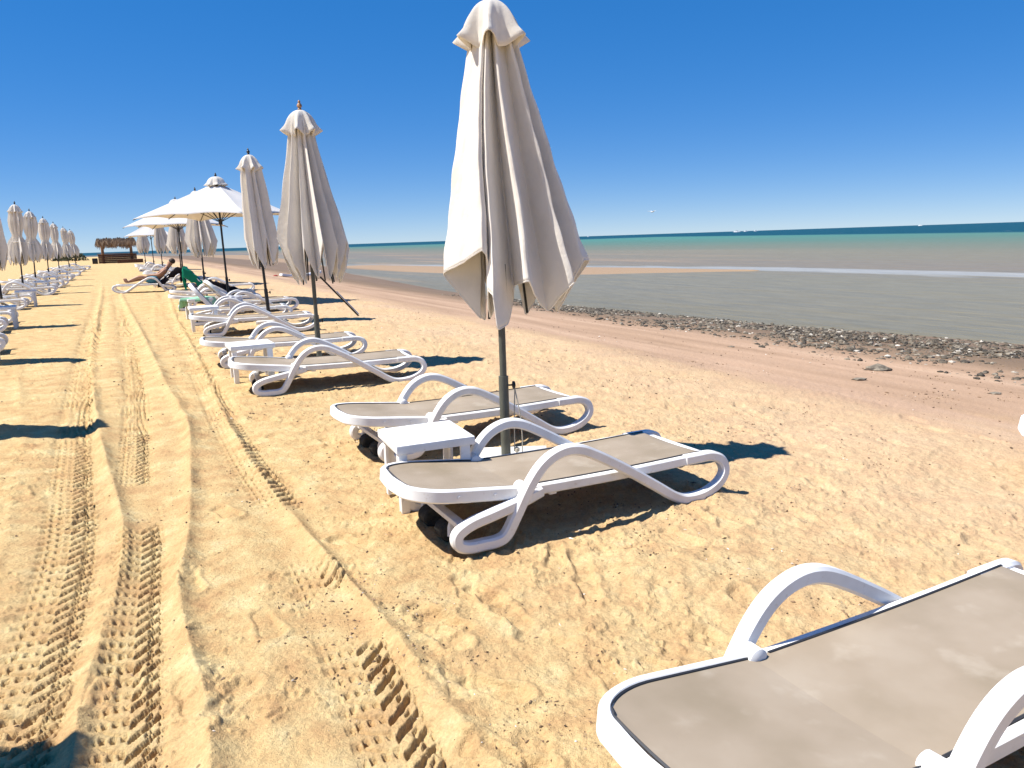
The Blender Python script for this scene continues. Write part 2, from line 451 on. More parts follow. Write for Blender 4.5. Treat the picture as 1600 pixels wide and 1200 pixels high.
# ------------------------------------------------------------------ mesh helpers
class MB:
    def __init__(self):
        self.v = []; self.f = []

    def add(self, vs, fs):
        o = len(self.v)
        self.v += [tuple(p) for p in vs]
        self.f += [tuple(i + o for i in f) for f in fs]

    def box(self, c, d, rot=None, bev=0.0):
        bm = bmesh.new()
        bmesh.ops.create_cube(bm, size=1.0)
        bmesh.ops.scale(bm, vec=d, verts=bm.verts)
        if bev:
            bmesh.ops.bevel(bm, geom=list(bm.edges), offset=bev, segments=2, affect='EDGES', profile=0.6)
        mt = Matrix.Translation(c) @ (rot.to_4x4() if rot else Matrix.Identity(4))
        bm.transform(mt)
        bm.verts.ensure_lookup_table()
        self.add([v.co[:] for v in bm.verts], [[v.index for v in f.verts] for f in bm.faces])
        bm.free()

    def sweep(self, pts, sec, up=Vector((0, 1, 0)), closed=False, cap=True):
        """sec: list of (a, b): a along `up`, b along the in-plane normal; or a function of the fraction"""
        pts = [Vector(p) for p in pts]
        n = len(pts); rings = []
        for i, p in enumerate(pts):
            a = pts[(i - 1) % n] if (closed or i > 0) else p
            b = pts[(i + 1) % n] if (closed or i < n - 1) else p
            t = (b - a).normalized()
            w = up - t * up.dot(t)
            w = w.normalized() if w.length > 1e-5 else t.orthogonal().normalized()
            nn = t.cross(w).normalized()
            sc = sec(i / max(1, n - 1)) if callable(sec) else sec
            rings.append([p + w * x + nn * y for x, y in sc])
        k = len(rings[0])
        vs = [q for rg in rings for q in rg]
        fs = []
        for i in range(n if closed else n - 1):
            j = (i + 1) % n
            for q in range(k):
                fs.append((i * k + q, i * k + (q + 1) % k, j * k + (q + 1) % k, j * k + q))
        if cap and not closed:
            fs.append(tuple(reversed(range(k)))); fs.append(tuple((n - 1) * k + q for q in range(k)))
        self.add(vs, fs)

    def tube(self, pts, r, seg=10, **kw):
        if not callable(r):
            sec = [(r * math.cos(2 * math.pi * k / seg), r * math.sin(2 * math.pi * k / seg)) for k in range(seg)]
        else:
            sec = lambda f: [(r(f) * math.cos(2 * math.pi * k / seg), r(f) * math.sin(2 * math.pi * k / seg)) for k in range(seg)]
        d = (Vector(pts[-1]) - Vector(pts[0])).normalized()
        up = kw.pop('up', Vector((0, 1, 0)) if abs(d.y) < 0.9 else Vector((1, 0, 0)))
        self.sweep(pts, sec, up=up, **kw)

    def lathe(self, prof, c=(0, 0, 0), seg=16):
        vs = []; fs = []
        for r, z in prof:
            for k in range(seg):
                a = 2 * math.pi * k / seg
                vs.append((c[0] + r * math.cos(a), c[1] + r * math.sin(a), c[2] + z))
        for i in range(len(prof) - 1):
            for k in range(seg):
                fs.append((i * seg + k, i * seg + (k + 1) % seg, (i + 1) * seg + (k + 1) % seg, (i + 1) * seg + k))
        fs.append(tuple(reversed(range(seg)))); fs.append(tuple((len(prof) - 1) * seg + k for k in range(seg)))
        self.add(vs, fs)

    def mesh(self, name, m, smooth=True):
        me = bpy.data.meshes.new(name)
        me.from_pydata(self.v, [], self.f)
        if m: me.materials.append(m)
        if smooth:
            me.polygons.foreach_set('use_smooth', [True] * len(me.polygons))
            me.set_sharp_from_angle(angle=R(38))
        me.update()
        return me

    def build(self, name, m, parent=None, smooth=True):
        o = bpy.data.objects.new(name, self.mesh(name, m, smooth))
        COL.objects.link(o)
        if parent is not None: o.parent = parent
        return o


def tag(o, label=None, cat=None, group=None, kind=None):
    for k, v in (('label', label), ('category', cat), ('group', group), ('kind', kind)):
        if v: o[k] = v
    return o


def empty(name, loc=(0, 0, 0), rz=0.0):
    o = bpy.data.objects.new(name, None)
    COL.objects.link(o)
    o.empty_display_size = 0.2
    o.location = loc; o.rotation_euler = (0, 0, rz)
    return o


def copy_tree(o, parent=None):
    c = o.copy()
    COL.objects.link(c)
    c.parent = parent
    for ch in list(o.children):
        copy_tree(ch, c)
    return c


def catmull(pts, per=6):
    P = [Vector(p) for p in pts]
    P = [P[0] * 2 - P[1]] + P + [P[-1] * 2 - P[-2]]
    out = []
    for i in range(1, len(P) - 2):
        a, b, c, d = P[i - 1:i + 3]
        for k in range(per):
            t = k / per
            out.append(0.5 * ((2 * b) + (c - a) * t + (2 * a - 5 * b + 4 * c - d) * t * t + (3 * b - a - 3 * c + d) * t ** 3))
    out.append(P[-2])
    return out


def rrect(w, h, r, k=3):
    o = []
    for cx, cy, a0 in ((w / 2 - r, h / 2 - r, 0), (-w / 2 + r, h / 2 - r, 90), (-w / 2 + r, -h / 2 + r, 180), (w / 2 - r, -h / 2 + r, 270)):
        for q in range(k + 1):
            a = R(a0 + 90 * q / k)
            o.append((cx + r * math.cos(a), cy + r * math.sin(a)))
    return o


# ================================================================== THE GROUND
TRACKS = {   # ground polylines (x, y) from far to near: (tread line, ridge line)
    'a': ([(-19, 36), (-13.2, 25), (-9.6, 18.0), (-6.29, 11.38), (-4.04, 6.99), (-3.07, 5.15), (-2.42, 3.95), (-2.06, 3.19), (-1.81, 2.62), (-1.63, 2.18), (-1.40, 1.5), (-1.1, 0.6), (-0.9, -0.5)],
          [(-17.5, 33.5), (-11.7, 22.18), (-6.75, 12.4), (-4.19, 7.56), (-3.10, 5.63), (-2.40, 4.45), (-2.03, 3.75), (-1.74, 3.0), (-1.56, 2.48), (-1.40, 2.14), (-1.15, 1.5), (-0.85, 0.6), (-0.65, -0.5)]),
    'b': ([(-17.2, 33.8), (-11.13, 21.97), (-6.41, 12.81), (-4.07, 8.18), (-3.02, 5.97), (-2.48, 4.81), (-2.02, 3.92), (-1.66, 3.1), (-1.44, 2.6), (-1.25, 2.16), (-1.0, 1.4), (-0.75, 0.5)],
          [(-16.8, 33.5), (-11.0, 22.0), (-6.13, 12.77), (-3.92, 8.53), (-2.88, 6.61), (-2.28, 5.22), (-1.78, 3.95), (-1.52, 3.22), (-1.24, 2.67), (-1.0, 2.21), (-0.75, 1.5), (-0.5, 0.5)]),
    'c': ([(-14.0, 31), (-7.59, 17.32), (-4.62, 11.02), (-2.89, 7.36), (-1.98, 5.49), (-1.5, 4.59), (-1.09, 3.75), (-0.82, 3.16), (-0.59, 2.63), (-0.35, 2.08), (-0.1, 1.5), (0.25, 0.5)],
          [(-12.4, 28), (-6.9, 15.9), (-4.1, 10.0), (-2.52, 6.6), (-1.66, 4.9), (-1.2, 4.05), (-0.83, 3.4), (-0.57, 2.95), (-0.32, 2.45), (-0.07, 2.0), (0.1, 1.5), (0.45, 0.5)]),
}
EXTRA_RIDGES = [([(-6.5, 10.0), (-3.99, 6.09), (-3.39, 5.04), (-2.79, 3.98), (-2.5, 3.3)], 0.016),
                ([(-8.5, 18.5), (-5.18, 11.14), (-3.1, 7.12), (-2.13, 5.19), (-1.26, 3.46), (-1.04, 2.85), (-0.76, 2.1)], 0.014)]


def poly_dist(x, y, pts):
    P = catmull([(a, b, 0) for a, b in pts], 4)
    best = np.full(x.shape, 1e9); lat = np.zeros(x.shape); arc = np.zeros(x.shape)
    acc = 0.0
    for a, b in zip(P[:-1], P[1:]):
        dx, dy = b.x - a.x, b.y - a.y
        L = math.hypot(dx, dy)
        px, py = x - a.x, y - a.y
        t = np.clip((px * dx + py * dy) / (L * L), 0, 1)
        d = np.hypot(px - t * dx, py - t * dy)
        w = d < best
        best = np.where(w, d, best)
        lat = np.where(w, (px * dy - py * dx) / L, lat)      # positive to the right of travel far -> near is negative x
        arc = np.where(w, acc + t * L, arc)
        acc += L
    return best, lat, arc


def tread(a, l):
    """height of a tyre print at arc length a, lateral l (metres, half width 0.15)"""
    P = 0.095
    fr = lambda v: v - np.floor(v)
    wob = 0.004 * np.sin(a * 37) + 0.003 * np.sin(a * 91 + l * 60)
    # one side: long slanted lugs in pairs with a dot between
    ph = fr((a + wob - 0.95 * l) / P)
    lug = sstep(0.0, 0.10, ph) * (1 - sstep(0.34, 0.46, ph)) * sstep(-0.005, 0.01, -l) * (1 - sstep(0.115, 0.13, -l))
    ph2 = fr((a + 0.03) / P); lq = fr(-l / 0.055)
    dots2 = sstep(0.58, 0.64, ph) * (1 - sstep(0.82, 0.9, ph)) * sstep(0.1, 0.25, lq) * (1 - sstep(0.55, 0.7, lq)) * (-l > 0.055) * (-l < 0.125)
    # other side: rows of dots and thin arcs
    lp = fr(l / 0.043)
    dots = sstep(0.05, 0.15, ph2) * (1 - sstep(0.36, 0.48, ph2)) * sstep(0.12, 0.25, lp) * (1 - sstep(0.6, 0.75, lp)) * (l > 0.0) * (l < 0.13)
    ph3 = fr((a + 0.9 * l * l * 4) / P)
    arcs = sstep(0.62, 0.68, ph3) * (1 - sstep(0.76, 0.84, ph3)) * (l > 0.005) * (l < 0.14)
    shoulder = np.abs(np.abs(l) - 0.145) < 0.016
    sh = shoulder * (sstep(0.1, 0.25, ph2) * (1 - sstep(0.6, 0.75, ph2)))
    return -0.046 * lug - 0.030 * dots2 - 0.030 * dots - 0.015 * arcs - 0.012 * sh


def build_ground():
    r = np.concatenate([np.geomspace(0.08, 1.25, 16)[:-1], np.geomspace(1.25, 7, 600)[:-1], np.geomspace(7, 15, 130)[:-1], np.geomspace(15, 60, 120)[:-1], np.geomspace(60, 420, 46)])
    fine = np.linspace(-R(40), R(44), 1010)
    coarse = np.linspace(R(44), 2 * math.pi - R(40), 70)[1:-1]
    th = np.concatenate([fine, coarse])
    RR, TH = np.meshgrid(r, th, indexing='ij')
    x = (RR * np.sin(TH)).ravel(); y = (RR * np.cos(TH)).ravel()
    s, u = su_np(x, y)
    z = base_z(s, u)
    rad = RR.ravel()
    near = np.nonzero((rad < 40))[0]
    X, Y, Rn = x[near], y[near], rad[near]
    U = u[near]
    loose = 1 - sstep(4.9, 6.8, U + 1.2 * fbm(X, Y, 0.5, 2, 3))
    h = np.zeros(X.shape)
    trod = sstep(0.3, 1.6, U)          # the side by the loungers is trampled, the lane is raked flatter
    lum = fbm(X, Y, 1.1, 2, 20)
    lum2 = fbm(X, Y, 3.2, 3, 40, 0.55)
    lum3 = fbm(X, Y, 11.0, 3, 60, 0.55)
    lum4 = fbm(X, Y, 27.0, 2, 200); lane = 1 - 0.45 * (1 - trod)
    h += lane * loose * ((0.022 + 0.016 * trod) * lum + (0.007 + 0.013 * trod) * lum2 + (0.006 + 0.006 * trod) * lum3 + (0.004 + 0.004 * trod) * lum4)
    # damp beach: long low ripples along the shore
    h += (1 - loose) * (0.02 * fbm(s[near] * 0.2, U * 1.2, 1.0, 3, 80) + 0.004 * lum3)
    # raked scratch lines across the lane
    # tyre prints and the ridges thrown up beside them
    tr = np.zeros(X.shape); keep = np.ones(X.shape); flat = np.zeros(X.shape)
    breakup = fbm(X, Y, 1.4, 2, 90)
    for k, (name, (tl, rl)) in enumerate(TRACKS.items()):
        d, lat, arc = poly_dist(X, Y, tl)
        hw = (0.135, 0.105, 0.125)[k]
        w = (1 - sstep(hw, hw + 0.04, d)); w2 = 1 - sstep(hw - 0.03, hw + 0.11, d)
        vis = sstep(-0.42, -0.30, fbm(X, Y, 1.3, 2, 100 + k))
        if name == 'c':
            vis = vis * (1 - sstep(3.4, 3.7, Y) * (1 - sstep(4.3, 4.6, Y)))
        tr += -0.014 * w2 + w * (vis * tread(arc, lat * 0.14 / hw) * (1.0, 1.0, 0.68)[k] * (0.72 + 0.9 * np.clip(fbm(X, Y, 4.0, 2, 160 + k) + 0.3, 0, 1)) * (1 - sstep(16, 26, Rn)))
        keep *= 1 - 0.97 * w; flat = np.maximum(flat, w)
        d, lat, arc = poly_dist(X, Y, rl)
        amp = (0.044, 0.038, 0.036)[k] * (0.75 + 0.8 * np.clip(fbm(X, Y, 2.2, 3, 130 + k) + 0.3, 0, 1))
        wid = 0.046 + 0.026 * vnoise(arc * 4, arc * 0, 140 + k)
        tr += amp * np.exp(-np.abs(d / wid) ** 1.5)
        keep *= 1 - 0.25 * np.exp(-(d / 0.06) ** 2)
    for k, (pl, amp) in enumerate(EXTRA_RIDGES):
        d, lat, arc = poly_dist(X, Y, pl)
        tr += amp * (0.6 + fbm(X, Y, 3, 2, 150 + k)) * np.exp(-(d / 0.05) ** 2)
    h = h * keep + tr
    # shoe prints
    pr = np.random.default_rng(5)
    spots = []
    for q in range(300):
        rr = 1.6 + 12 * pr.random() ** 1.6; aa = pr.uniform(-R(38), R(38))
        spots.append((rr * math.sin(aa), rr * math.cos(aa), pr.uniform(-0.7, 0.7) + (0 if pr.random() < 0.5 else math.pi) - ROW * -1))
    cell = {}
    gi = np.floor(X / 0.5).astype(int); gj = np.floor(Y / 0.5).astype(int)
    key = gi * 100003 + gj
    order = np.argsort(key, kind='stable'); ks = key[order]
    for (fx, fy, fa) in spots:
        fu = CA * fx + SA * fy
        if fu > 6.0 or (fu < 0.6 and pr.random() < 0.6): continue
        idx = []
        i0, j0 = math.floor(fx / 0.5), math.floor(fy / 0.5)
        for di in (-1, 0, 1):
            for dj in (-1, 0, 1):
                kk = (i0 + di) * 100003 + (j0 + dj)
                a, b = np.searchsorted(ks, kk), np.searchsorted(ks, kk, 'right')
                idx.append(order[a:b])
        idx = np.concatenate(idx)
        if not len(idx): continue
        px, py = X[idx] - fx, Y[idx] - fy
        lx = px * math.cos(fa) + py * math.sin(fa); ly = -px * math.sin(fa) + py * math.cos(fa)
        wv = 0.052 - 0.012 * np.cos(ly / 0.14 * math.pi * 0.9 + 0.6)
        e = np.sqrt((lx / wv) ** 2 + (np.abs(ly) / 0.145) ** 4)
        dep = pr.uniform(0.006, 0.015) if fu < 0.9 else pr.uniform(0.007, 0.017)
        h[idx] += -dep * (1 - sstep(0.75, 1.05, e)) + 0.4 * dep * np.exp(-((e - 1.25) / 0.22) ** 2) * (1 + ly * 4)
    # a few crumbs and clods
    cl = fbm(X, Y, 26, 2, 170)
    h += (1 - flat) * loose * 0.010 * sstep(0.22, 0.40, cl) * sstep(0.0, 0.15, fbm(X, Y, 2.1, 2, 180))
    h += (1 - flat) * np.where(Rn < 14, 0.004 * fbm(X, Y, 34, 2, 190), 0) * (1 - np.exp(-Rn / 2))
    fade = 1 - sstep(26, 40, Rn)
    z[near] += h * fade
    global GRID
    GRID = (r, th, z.reshape(len(r), len(th)).copy())
    nr, nt = len(r), len(th)
    I = np.arange(nr * nt).reshape(nr, nt)
    Inx = np.roll(I, -1, axis=1)
    quads = np.stack([I[:-1], I[1:], Inx[1:], Inx[:-1]], -1).reshape(-1, 4)
    co = np.stack([x, y, z], -1).astype(np.float32)
    cidx = len(co)
    co = np.concatenate([co, np.array([[0, 0, gz(0, 0)]], np.float32)])
    tris = np.stack([np.full(nt, cidx), I[0], Inx[0]], -1)
    loops = np.concatenate([quads[:, ::-1].ravel(), tris[:, ::-1].ravel()]).astype(np.int32)
    nq, ntri = len(quads), len(tris)
    starts = np.concatenate([np.arange(nq) * 4, nq * 4 + np.arange(ntri) * 3]).astype(np.int32)
    me = bpy.data.meshes.new('beach_sand')
    me.vertices.add(len(co)); me.vertices.foreach_set('co', co.ravel())
    me.loops.add(len(loops)); me.loops.foreach_set('vertex_index', loops)
    me.polygons.add(nq + ntri); me.polygons.foreach_set('loop_start', starts)
    me.polygons.foreach_set('use_smooth', np.ones(nq + ntri, bool))
    me.update(calc_edges=True); me.validate()
    me.materials.append(M['sand'])
    o = bpy.data.objects.new('beach_sand', me)
    COL.objects.link(o)
    tag(o, kind='structure')
    if me.polygons[10].normal.z < 0:
        me.flip_normals()
    return o


build_ground()


def surf_z(x, y):
    """height of the modelled sand, prints and lumps included"""
    r, th, z = GRID
    rr = np.hypot(x, y); aa = np.arctan2(x, y)
    aa = np.where(aa < th[0], aa + 2 * math.pi, aa)
    i = np.clip(np.searchsorted(r, rr), 1, len(r) - 1); j = np.clip(np.searchsorted(th, aa), 1, len(th) - 1)
    fi = np.clip((rr - r[i - 1]) / (r[i] - r[i - 1]), 0, 1); fj = np.clip((aa - th[j - 1]) / (th[j] - th[j - 1]), 0, 1)
    return (z[i - 1, j - 1] * (1 - fj) + z[i - 1, j] * fj) * (1 - fi) + (z[i, j - 1] * (1 - fj) + z[i, j] * fj) * fi


sea = MB()
rings = [0.0, 8, 20, 60, 200, 700, 2500, 9000, 32000]
seg = 96
vs = [(0, 0, SEA_Z)]
for rr in rings[1:]:
    for k in range(seg):
        a = 2 * math.pi * k / seg
        vs.append((rr * math.sin(a), rr * math.cos(a), SEA_Z))
fs = [(0, 1 + (k + 1) % seg, 1 + k) for k in range(seg)]
for i in range(len(rings) - 2):
    for k in range(seg):
        a, b = 1 + i * seg + k, 1 + i * seg + (k + 1) % seg
        fs.append((a, b, b + seg, a + seg))
sea.add(vs, fs)
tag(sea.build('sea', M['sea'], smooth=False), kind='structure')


# ================================================================== LOUNGER
PIV_X, PIV_Z, HEAD_X, FOOT_X = 0.69, 0.245, 0.07, 1.96
BED_W = 0.300
SEC_ARM = rrect(0.058, 0.060, 0.011, 1)
SEC_SEAT = rrect(0.056, 0.036, 0.008, 1)
SEC_RAIL = rrect(0.070, 0.038, 0.009, 1)      # a along up (z), b lateral
ARM = [(.80, .232), (.66, .205), (.50, .178), (.375, .150), (.300, .108), (.300, .055), (.355, .031), (.43, .029), (.51, .030), (.568, .055),
       (.628, .150), (.715, .300), (.795, .392), (.885, .438), (.98, .444), (1.09, .405), (1.30, .285), (1.51, .150), (1.645, .062), (1.74, .030),
       (1.87, .038), (1.985, .082), (2.040, .145), (2.02, .212), (1.955, .242), (1.86, PIV_Z), (1.76, PIV_Z)]


def back_path(n_corner=8):
    """outline of the backrest frame in its own plane: x from the pivot towards the head (negative), y lateral"""
    pts = []
    L, W, rx, ry = PIV_X - HEAD_X - 0.017, BED_W, 0.22, 0.16
    pts += [(0.0, -W), (-0.12, -W), (-0.24, -W), (-(L - rx), -W)]
    for k in range(1, n_corner + 1):
        a = R(90 * k / n_corner)
        pts.append((-(L - rx) - rx * math.sin(a), -(W - ry) - ry * math.cos(a)))
    pts.append((-L - 0.012, 0.0))
    for k in range(n_corner, 0, -1):
        a = R(90 * k / n_corner)
        pts.append((-(L - rx) - rx * math.sin(a), (W - ry) + ry * math.cos(a)))
    pts += [(-(L - rx), W), (-0.24, W), (-0.12, W), (0.0, W)]
    return pts


def half_width(xb):
    """inner half width of the backrest opening at distance xb from the pivot"""
    L, W, rx, ry = PIV_X - HEAD_X - 0.017, BED_W, 0.22, 0.16
    if xb <= L - rx: return W - 0.017
    t = min(1, (xb - (L - rx)) / rx)
    return (W - ry) + ry * math.sqrt(max(0, 1 - t * t)) - 0.017


def make_lounger_meshes(alpha):
    """alpha: backrest angle in degrees. Returns list of (part name, mesh, sub-parts)"""
    A = R(alpha)
    ca, sa = math.cos(A), math.sin(A)
    tb = lambda xb, yb, off=0.0: (PIV_X + xb * ca + off * sa, yb, PIV_Z - xb * sa + off * ca)   # xb negative towards the head
    parts = []
    for sgn in (-1, 1):
        a = MB()
        pts = catmull([(x, sgn * (0.352 - 0.052 * max(0, min(1, (i - 20) / 4)) - (0.05, 0.02, 0, 0)[min(i, 3)]), z) for i, (x, z) in enumerate(ARM)], 5)
        a.sweep(pts, SEC_ARM, up=Vector((0, 1, 0)))
        parts.append(('arm', a.mesh('arm', M['plastic']), []))
    s = MB()
    for sgn in (-1, 1):
        s.sweep([(PIV_X + 0.01 + (FOOT_X - 0.06 - PIV_X) * k / 10, sgn * BED_W, PIV_Z + 0.004 * math.sin(k / 10 * 3.14) * -2) for k in range(11)], SEC_SEAT, up=Vector((0, 0, 1)))
    s.box((FOOT_X - 0.03, 0, PIV_Z - 0.012), (0.05, 2 * BED_W, 0.045), bev=0.01)
    for xx in (0.88, 1.40):
        s.box((xx, 0, PIV_Z - 0.035), (0.045, 2 * BED_W, 0.025), bev=0.006)
    s.box((0.34, 0, 0.135), (0.05, 0.66, 0.03), bev=0.006)
    parts.append(('seat_frame', s.mesh('seat_frame', M['plastic']), []))
    b = MB()
    b.sweep(catmull([tb(x, y) for x, y in back_path()], 2), SEC_RAIL, up=Vector((sa, 0, ca)))
    b.box(tb(-0.30, 0, -0.035), (0.045, 2 * BED_W - 0.03, 0.022), rot=Matrix.Rotation(A, 3, 'Y'), bev=0.005)
    pass
    for sgn in (-1, 1):
        for xb in (-0.16, -0.36):
            c0 = tb(xb, sgn * (BED_W + 0.012), -0.004); c1 = tb(xb, sgn * (BED_W + 0.026), -0.004)
            b.tube([c0, c1], 0.011, 8, up=Vector((0, 0, 1)))
    parts.append(('backrest_frame', b.mesh('backrest_frame', M['plastic']), []))

    def sling(rows):
        m = MB(); K = 14
        vs = []; fs = []
        for (hw, f) in rows:
            for k in range(K + 1):
                q = -1 + 2 * k / K
                vs.append(f(q * hw, -0.006 - 0.008 * (1 - q * q)))
        for i in range(len(rows) - 1):
            for k in range(K):
                fs.append((i * (K + 1) + k, (i + 1) * (K + 1) + k, (i + 1) * (K + 1) + k + 1, i * (K + 1) + k + 1))
        m.add(vs, fs)
        lo = [(x, y, z - 0.004) for x, y, z in vs]
        m.add(lo, [tuple(reversed(f)) for f in fs])
        return m, vs, K

    L = PIV_X - HEAD_X - 0.017
    xs = [0.012 + (L - 0.032) * k / 22 for k in range(20)] + [L - 0.075, L - 0.055, L - 0.040, L - 0.030, L - 0.023]
    xs = sorted(set([q for q in xs if q < L - 0.02]))
    rows = [(max(0.05, half_width(q) if q < L - 0.03 else half_width(q) - 0.02), (lambda y, d, q=q: tb(-q, y, 0.034 + d))) for q in xs]
    sb, vb, K = sling(rows)
    edge = [vb[i * (K + 1)] for i in range(len(rows))] + [vb[(len(rows) - 1) * (K + 1) + k] for k in range(1, K)] + [vb[i * (K + 1) + K] for i in reversed(range(len(rows)))]
    pb = MB(); pb.tube([(x, y, z + 0.001) for x, y, z in edge], 0.0052, 5, up=Vector((sa, 0, ca)), cap=True)
    parts.append(('backrest_sling', sb.mesh('backrest_sling', M['sling']), [('piping', pb.mesh('piping', M['piping']))]))
    rows = [(BED_W - 0.017, (lambda y, d, q=q: (q, y, PIV_Z + 0.034 + d - 0.008 * math.sin((q - PIV_X) / 1.2 * 3.14) - 0.045 * max(0, (q - FOOT_X + 0.07) / 0.07) ** 2))) for q in [PIV_X - 0.012 * (alpha < 20) + (FOOT_X - PIV_X) * k / 20 for k in range(21)]]
    ss, vb, K = sling(rows)
    pp = MB()
    for kk in (0, K):
        pp.tube([(vb[i * (K + 1) + kk][0], vb[i * (K + 1) + kk][1], vb[i * (K + 1) + kk][2] + 0.001) for i in range(1, len(rows))], 0.0052, 5, up=Vector((0, 0, 1)))
    parts.append(('seat_sling', ss.mesh('seat_sling', M['sling']), [('piping', pp.mesh('piping', M['piping']))]))
    for sgn in (-1, 1):
        pv = MB()
        pv.tube([(PIV_X, sgn * 0.262, PIV_Z + 0.025), (PIV_X, sgn * 0.270, PIV_Z + 0.025), (PIV_X, sgn * 0.325, PIV_Z + 0.025), (PIV_X + 0.01, sgn * 0.352, PIV_Z + 0.01)],
                lambda f: (0.022, 0.034, 0.036, 0.032)[int(round(f * 3))], 14, up=Vector((0, 0, 1)))
        parts.append(('pivot', pv.mesh('pivot', M['plastic']), []))
        w = MB()
        w.tube([(0.33, sgn * (0.07 + q), 0.052) for q in (0, 0.008, 0.102, 0.11)], lambda f: (0.042, 0.052, 0.052, 0.042)[int(round(f * 3))], 18, up=Vector((0, 0, 1)))
        hb = MB(); hb.tube([(0.33, sgn * 0.066, 0.052), (0.33, sgn * 0.186, 0.052)], 0.011, 10, up=Vector((0, 0, 1)))
        parts.append(('wheel', w.mesh('wheel', M['rubber']), [('hub', hb.mesh('hub', M['rubber']))]))
        lg = MB()
        lg.sweep([(0.33, sgn * 0.198, 0.045), (0.332, sgn * 0.198, 0.09), (0.345, sgn * 0.198, 0.135)], rrect(0.022, 0.05, 0.008, 1), up=Vector((0, 1, 0)))
        parts.append(('wheel_bracket', lg.mesh('wheel_bracket', M['plastic']), []))
    return parts


LOUNGE = {}


def lounger(s, u, rot=0.0, alpha=7, label='', group=None, flip=False):
    """s,u: centre line s and head-end u; rot in degrees about the head; flip turns the head to the sea"""
    if alpha not in LOUNGE: LOUNGE[alpha] = make_lounger_meshes(alpha)
    x, y = xy(s, u)
    ang = math.atan2(SA, CA) + R(rot) + (math.pi if flip else 0)
    mx, my = x + math.cos(ang) * 0.95, y + math.sin(ang) * 0.95
    hx, hy = x + math.cos(ang) * 0.44, y + math.sin(ang) * 0.43
    fx, fy = x + math.cos(ang) * 1.76, y + math.sin(ang) * 1.76
    z0, z1 = gz(hx, hy), gz(fx, fy)
    tilt = -math.atan2(z1 - z0, 1.32)
    o = empty('sun_lounger', (x, y, z0 - math.tan(-tilt) * 0.43 - 0.008), ang)
    o.rotation_euler = Euler((0, tilt, ang), 'XYZ')
    tag(o, label, 'sun lounger', group)
    for nm, me, subs in LOUNGE[alpha]:
        p = bpy.data.objects.new(nm, me); COL.objects.link(p); p.parent = o
        for n2, m2 in subs:
            q = bpy.data.objects.new(n2, m2); COL.objects.link(q); q.parent = p
    return o


# ================================================================== SIDE TABLE
def table_meshes():
    t = MB(); t.box((0, 0, 0.385), (0.47, 0.47, 0.05), bev=0.008)
    out = [('table_top', t.mesh('table_top', M['plastic']))]
    l = MB()
    l.box((0, 0, 0.178), (0.05, 0.022, 0.364), bev=0.004); l.box((-0.014, 0.024, 0.178), (0.022, 0.05, 0.364), bev=0.004)
    return out, l.mesh('leg', M['plastic'])


TAB = table_meshes()


def table(s, u, rot, label):
    x, y = xy(s, u)
    o = empty('side_table', (x, y, gz(x, y)), math.atan2(SA, CA) + R(rot))
    tag(o, label, 'table', 'white side tables')
    for nm, me in TAB[0]:
        p = bpy.data.objects.new(nm, me); COL.objects.link(p); p.parent = o
    for k, (sx, sy) in enumerate(((-1, -1), (1, -1), (1, 1), (-1, 1))):
        p = bpy.data.objects.new('leg', TAB[1]); COL.objects.link(p); p.parent = o
        p.location = (sx * 0.195, sy * 0.20, 0); p.rotation_euler = (0, 0, R(90 * k))
    return o


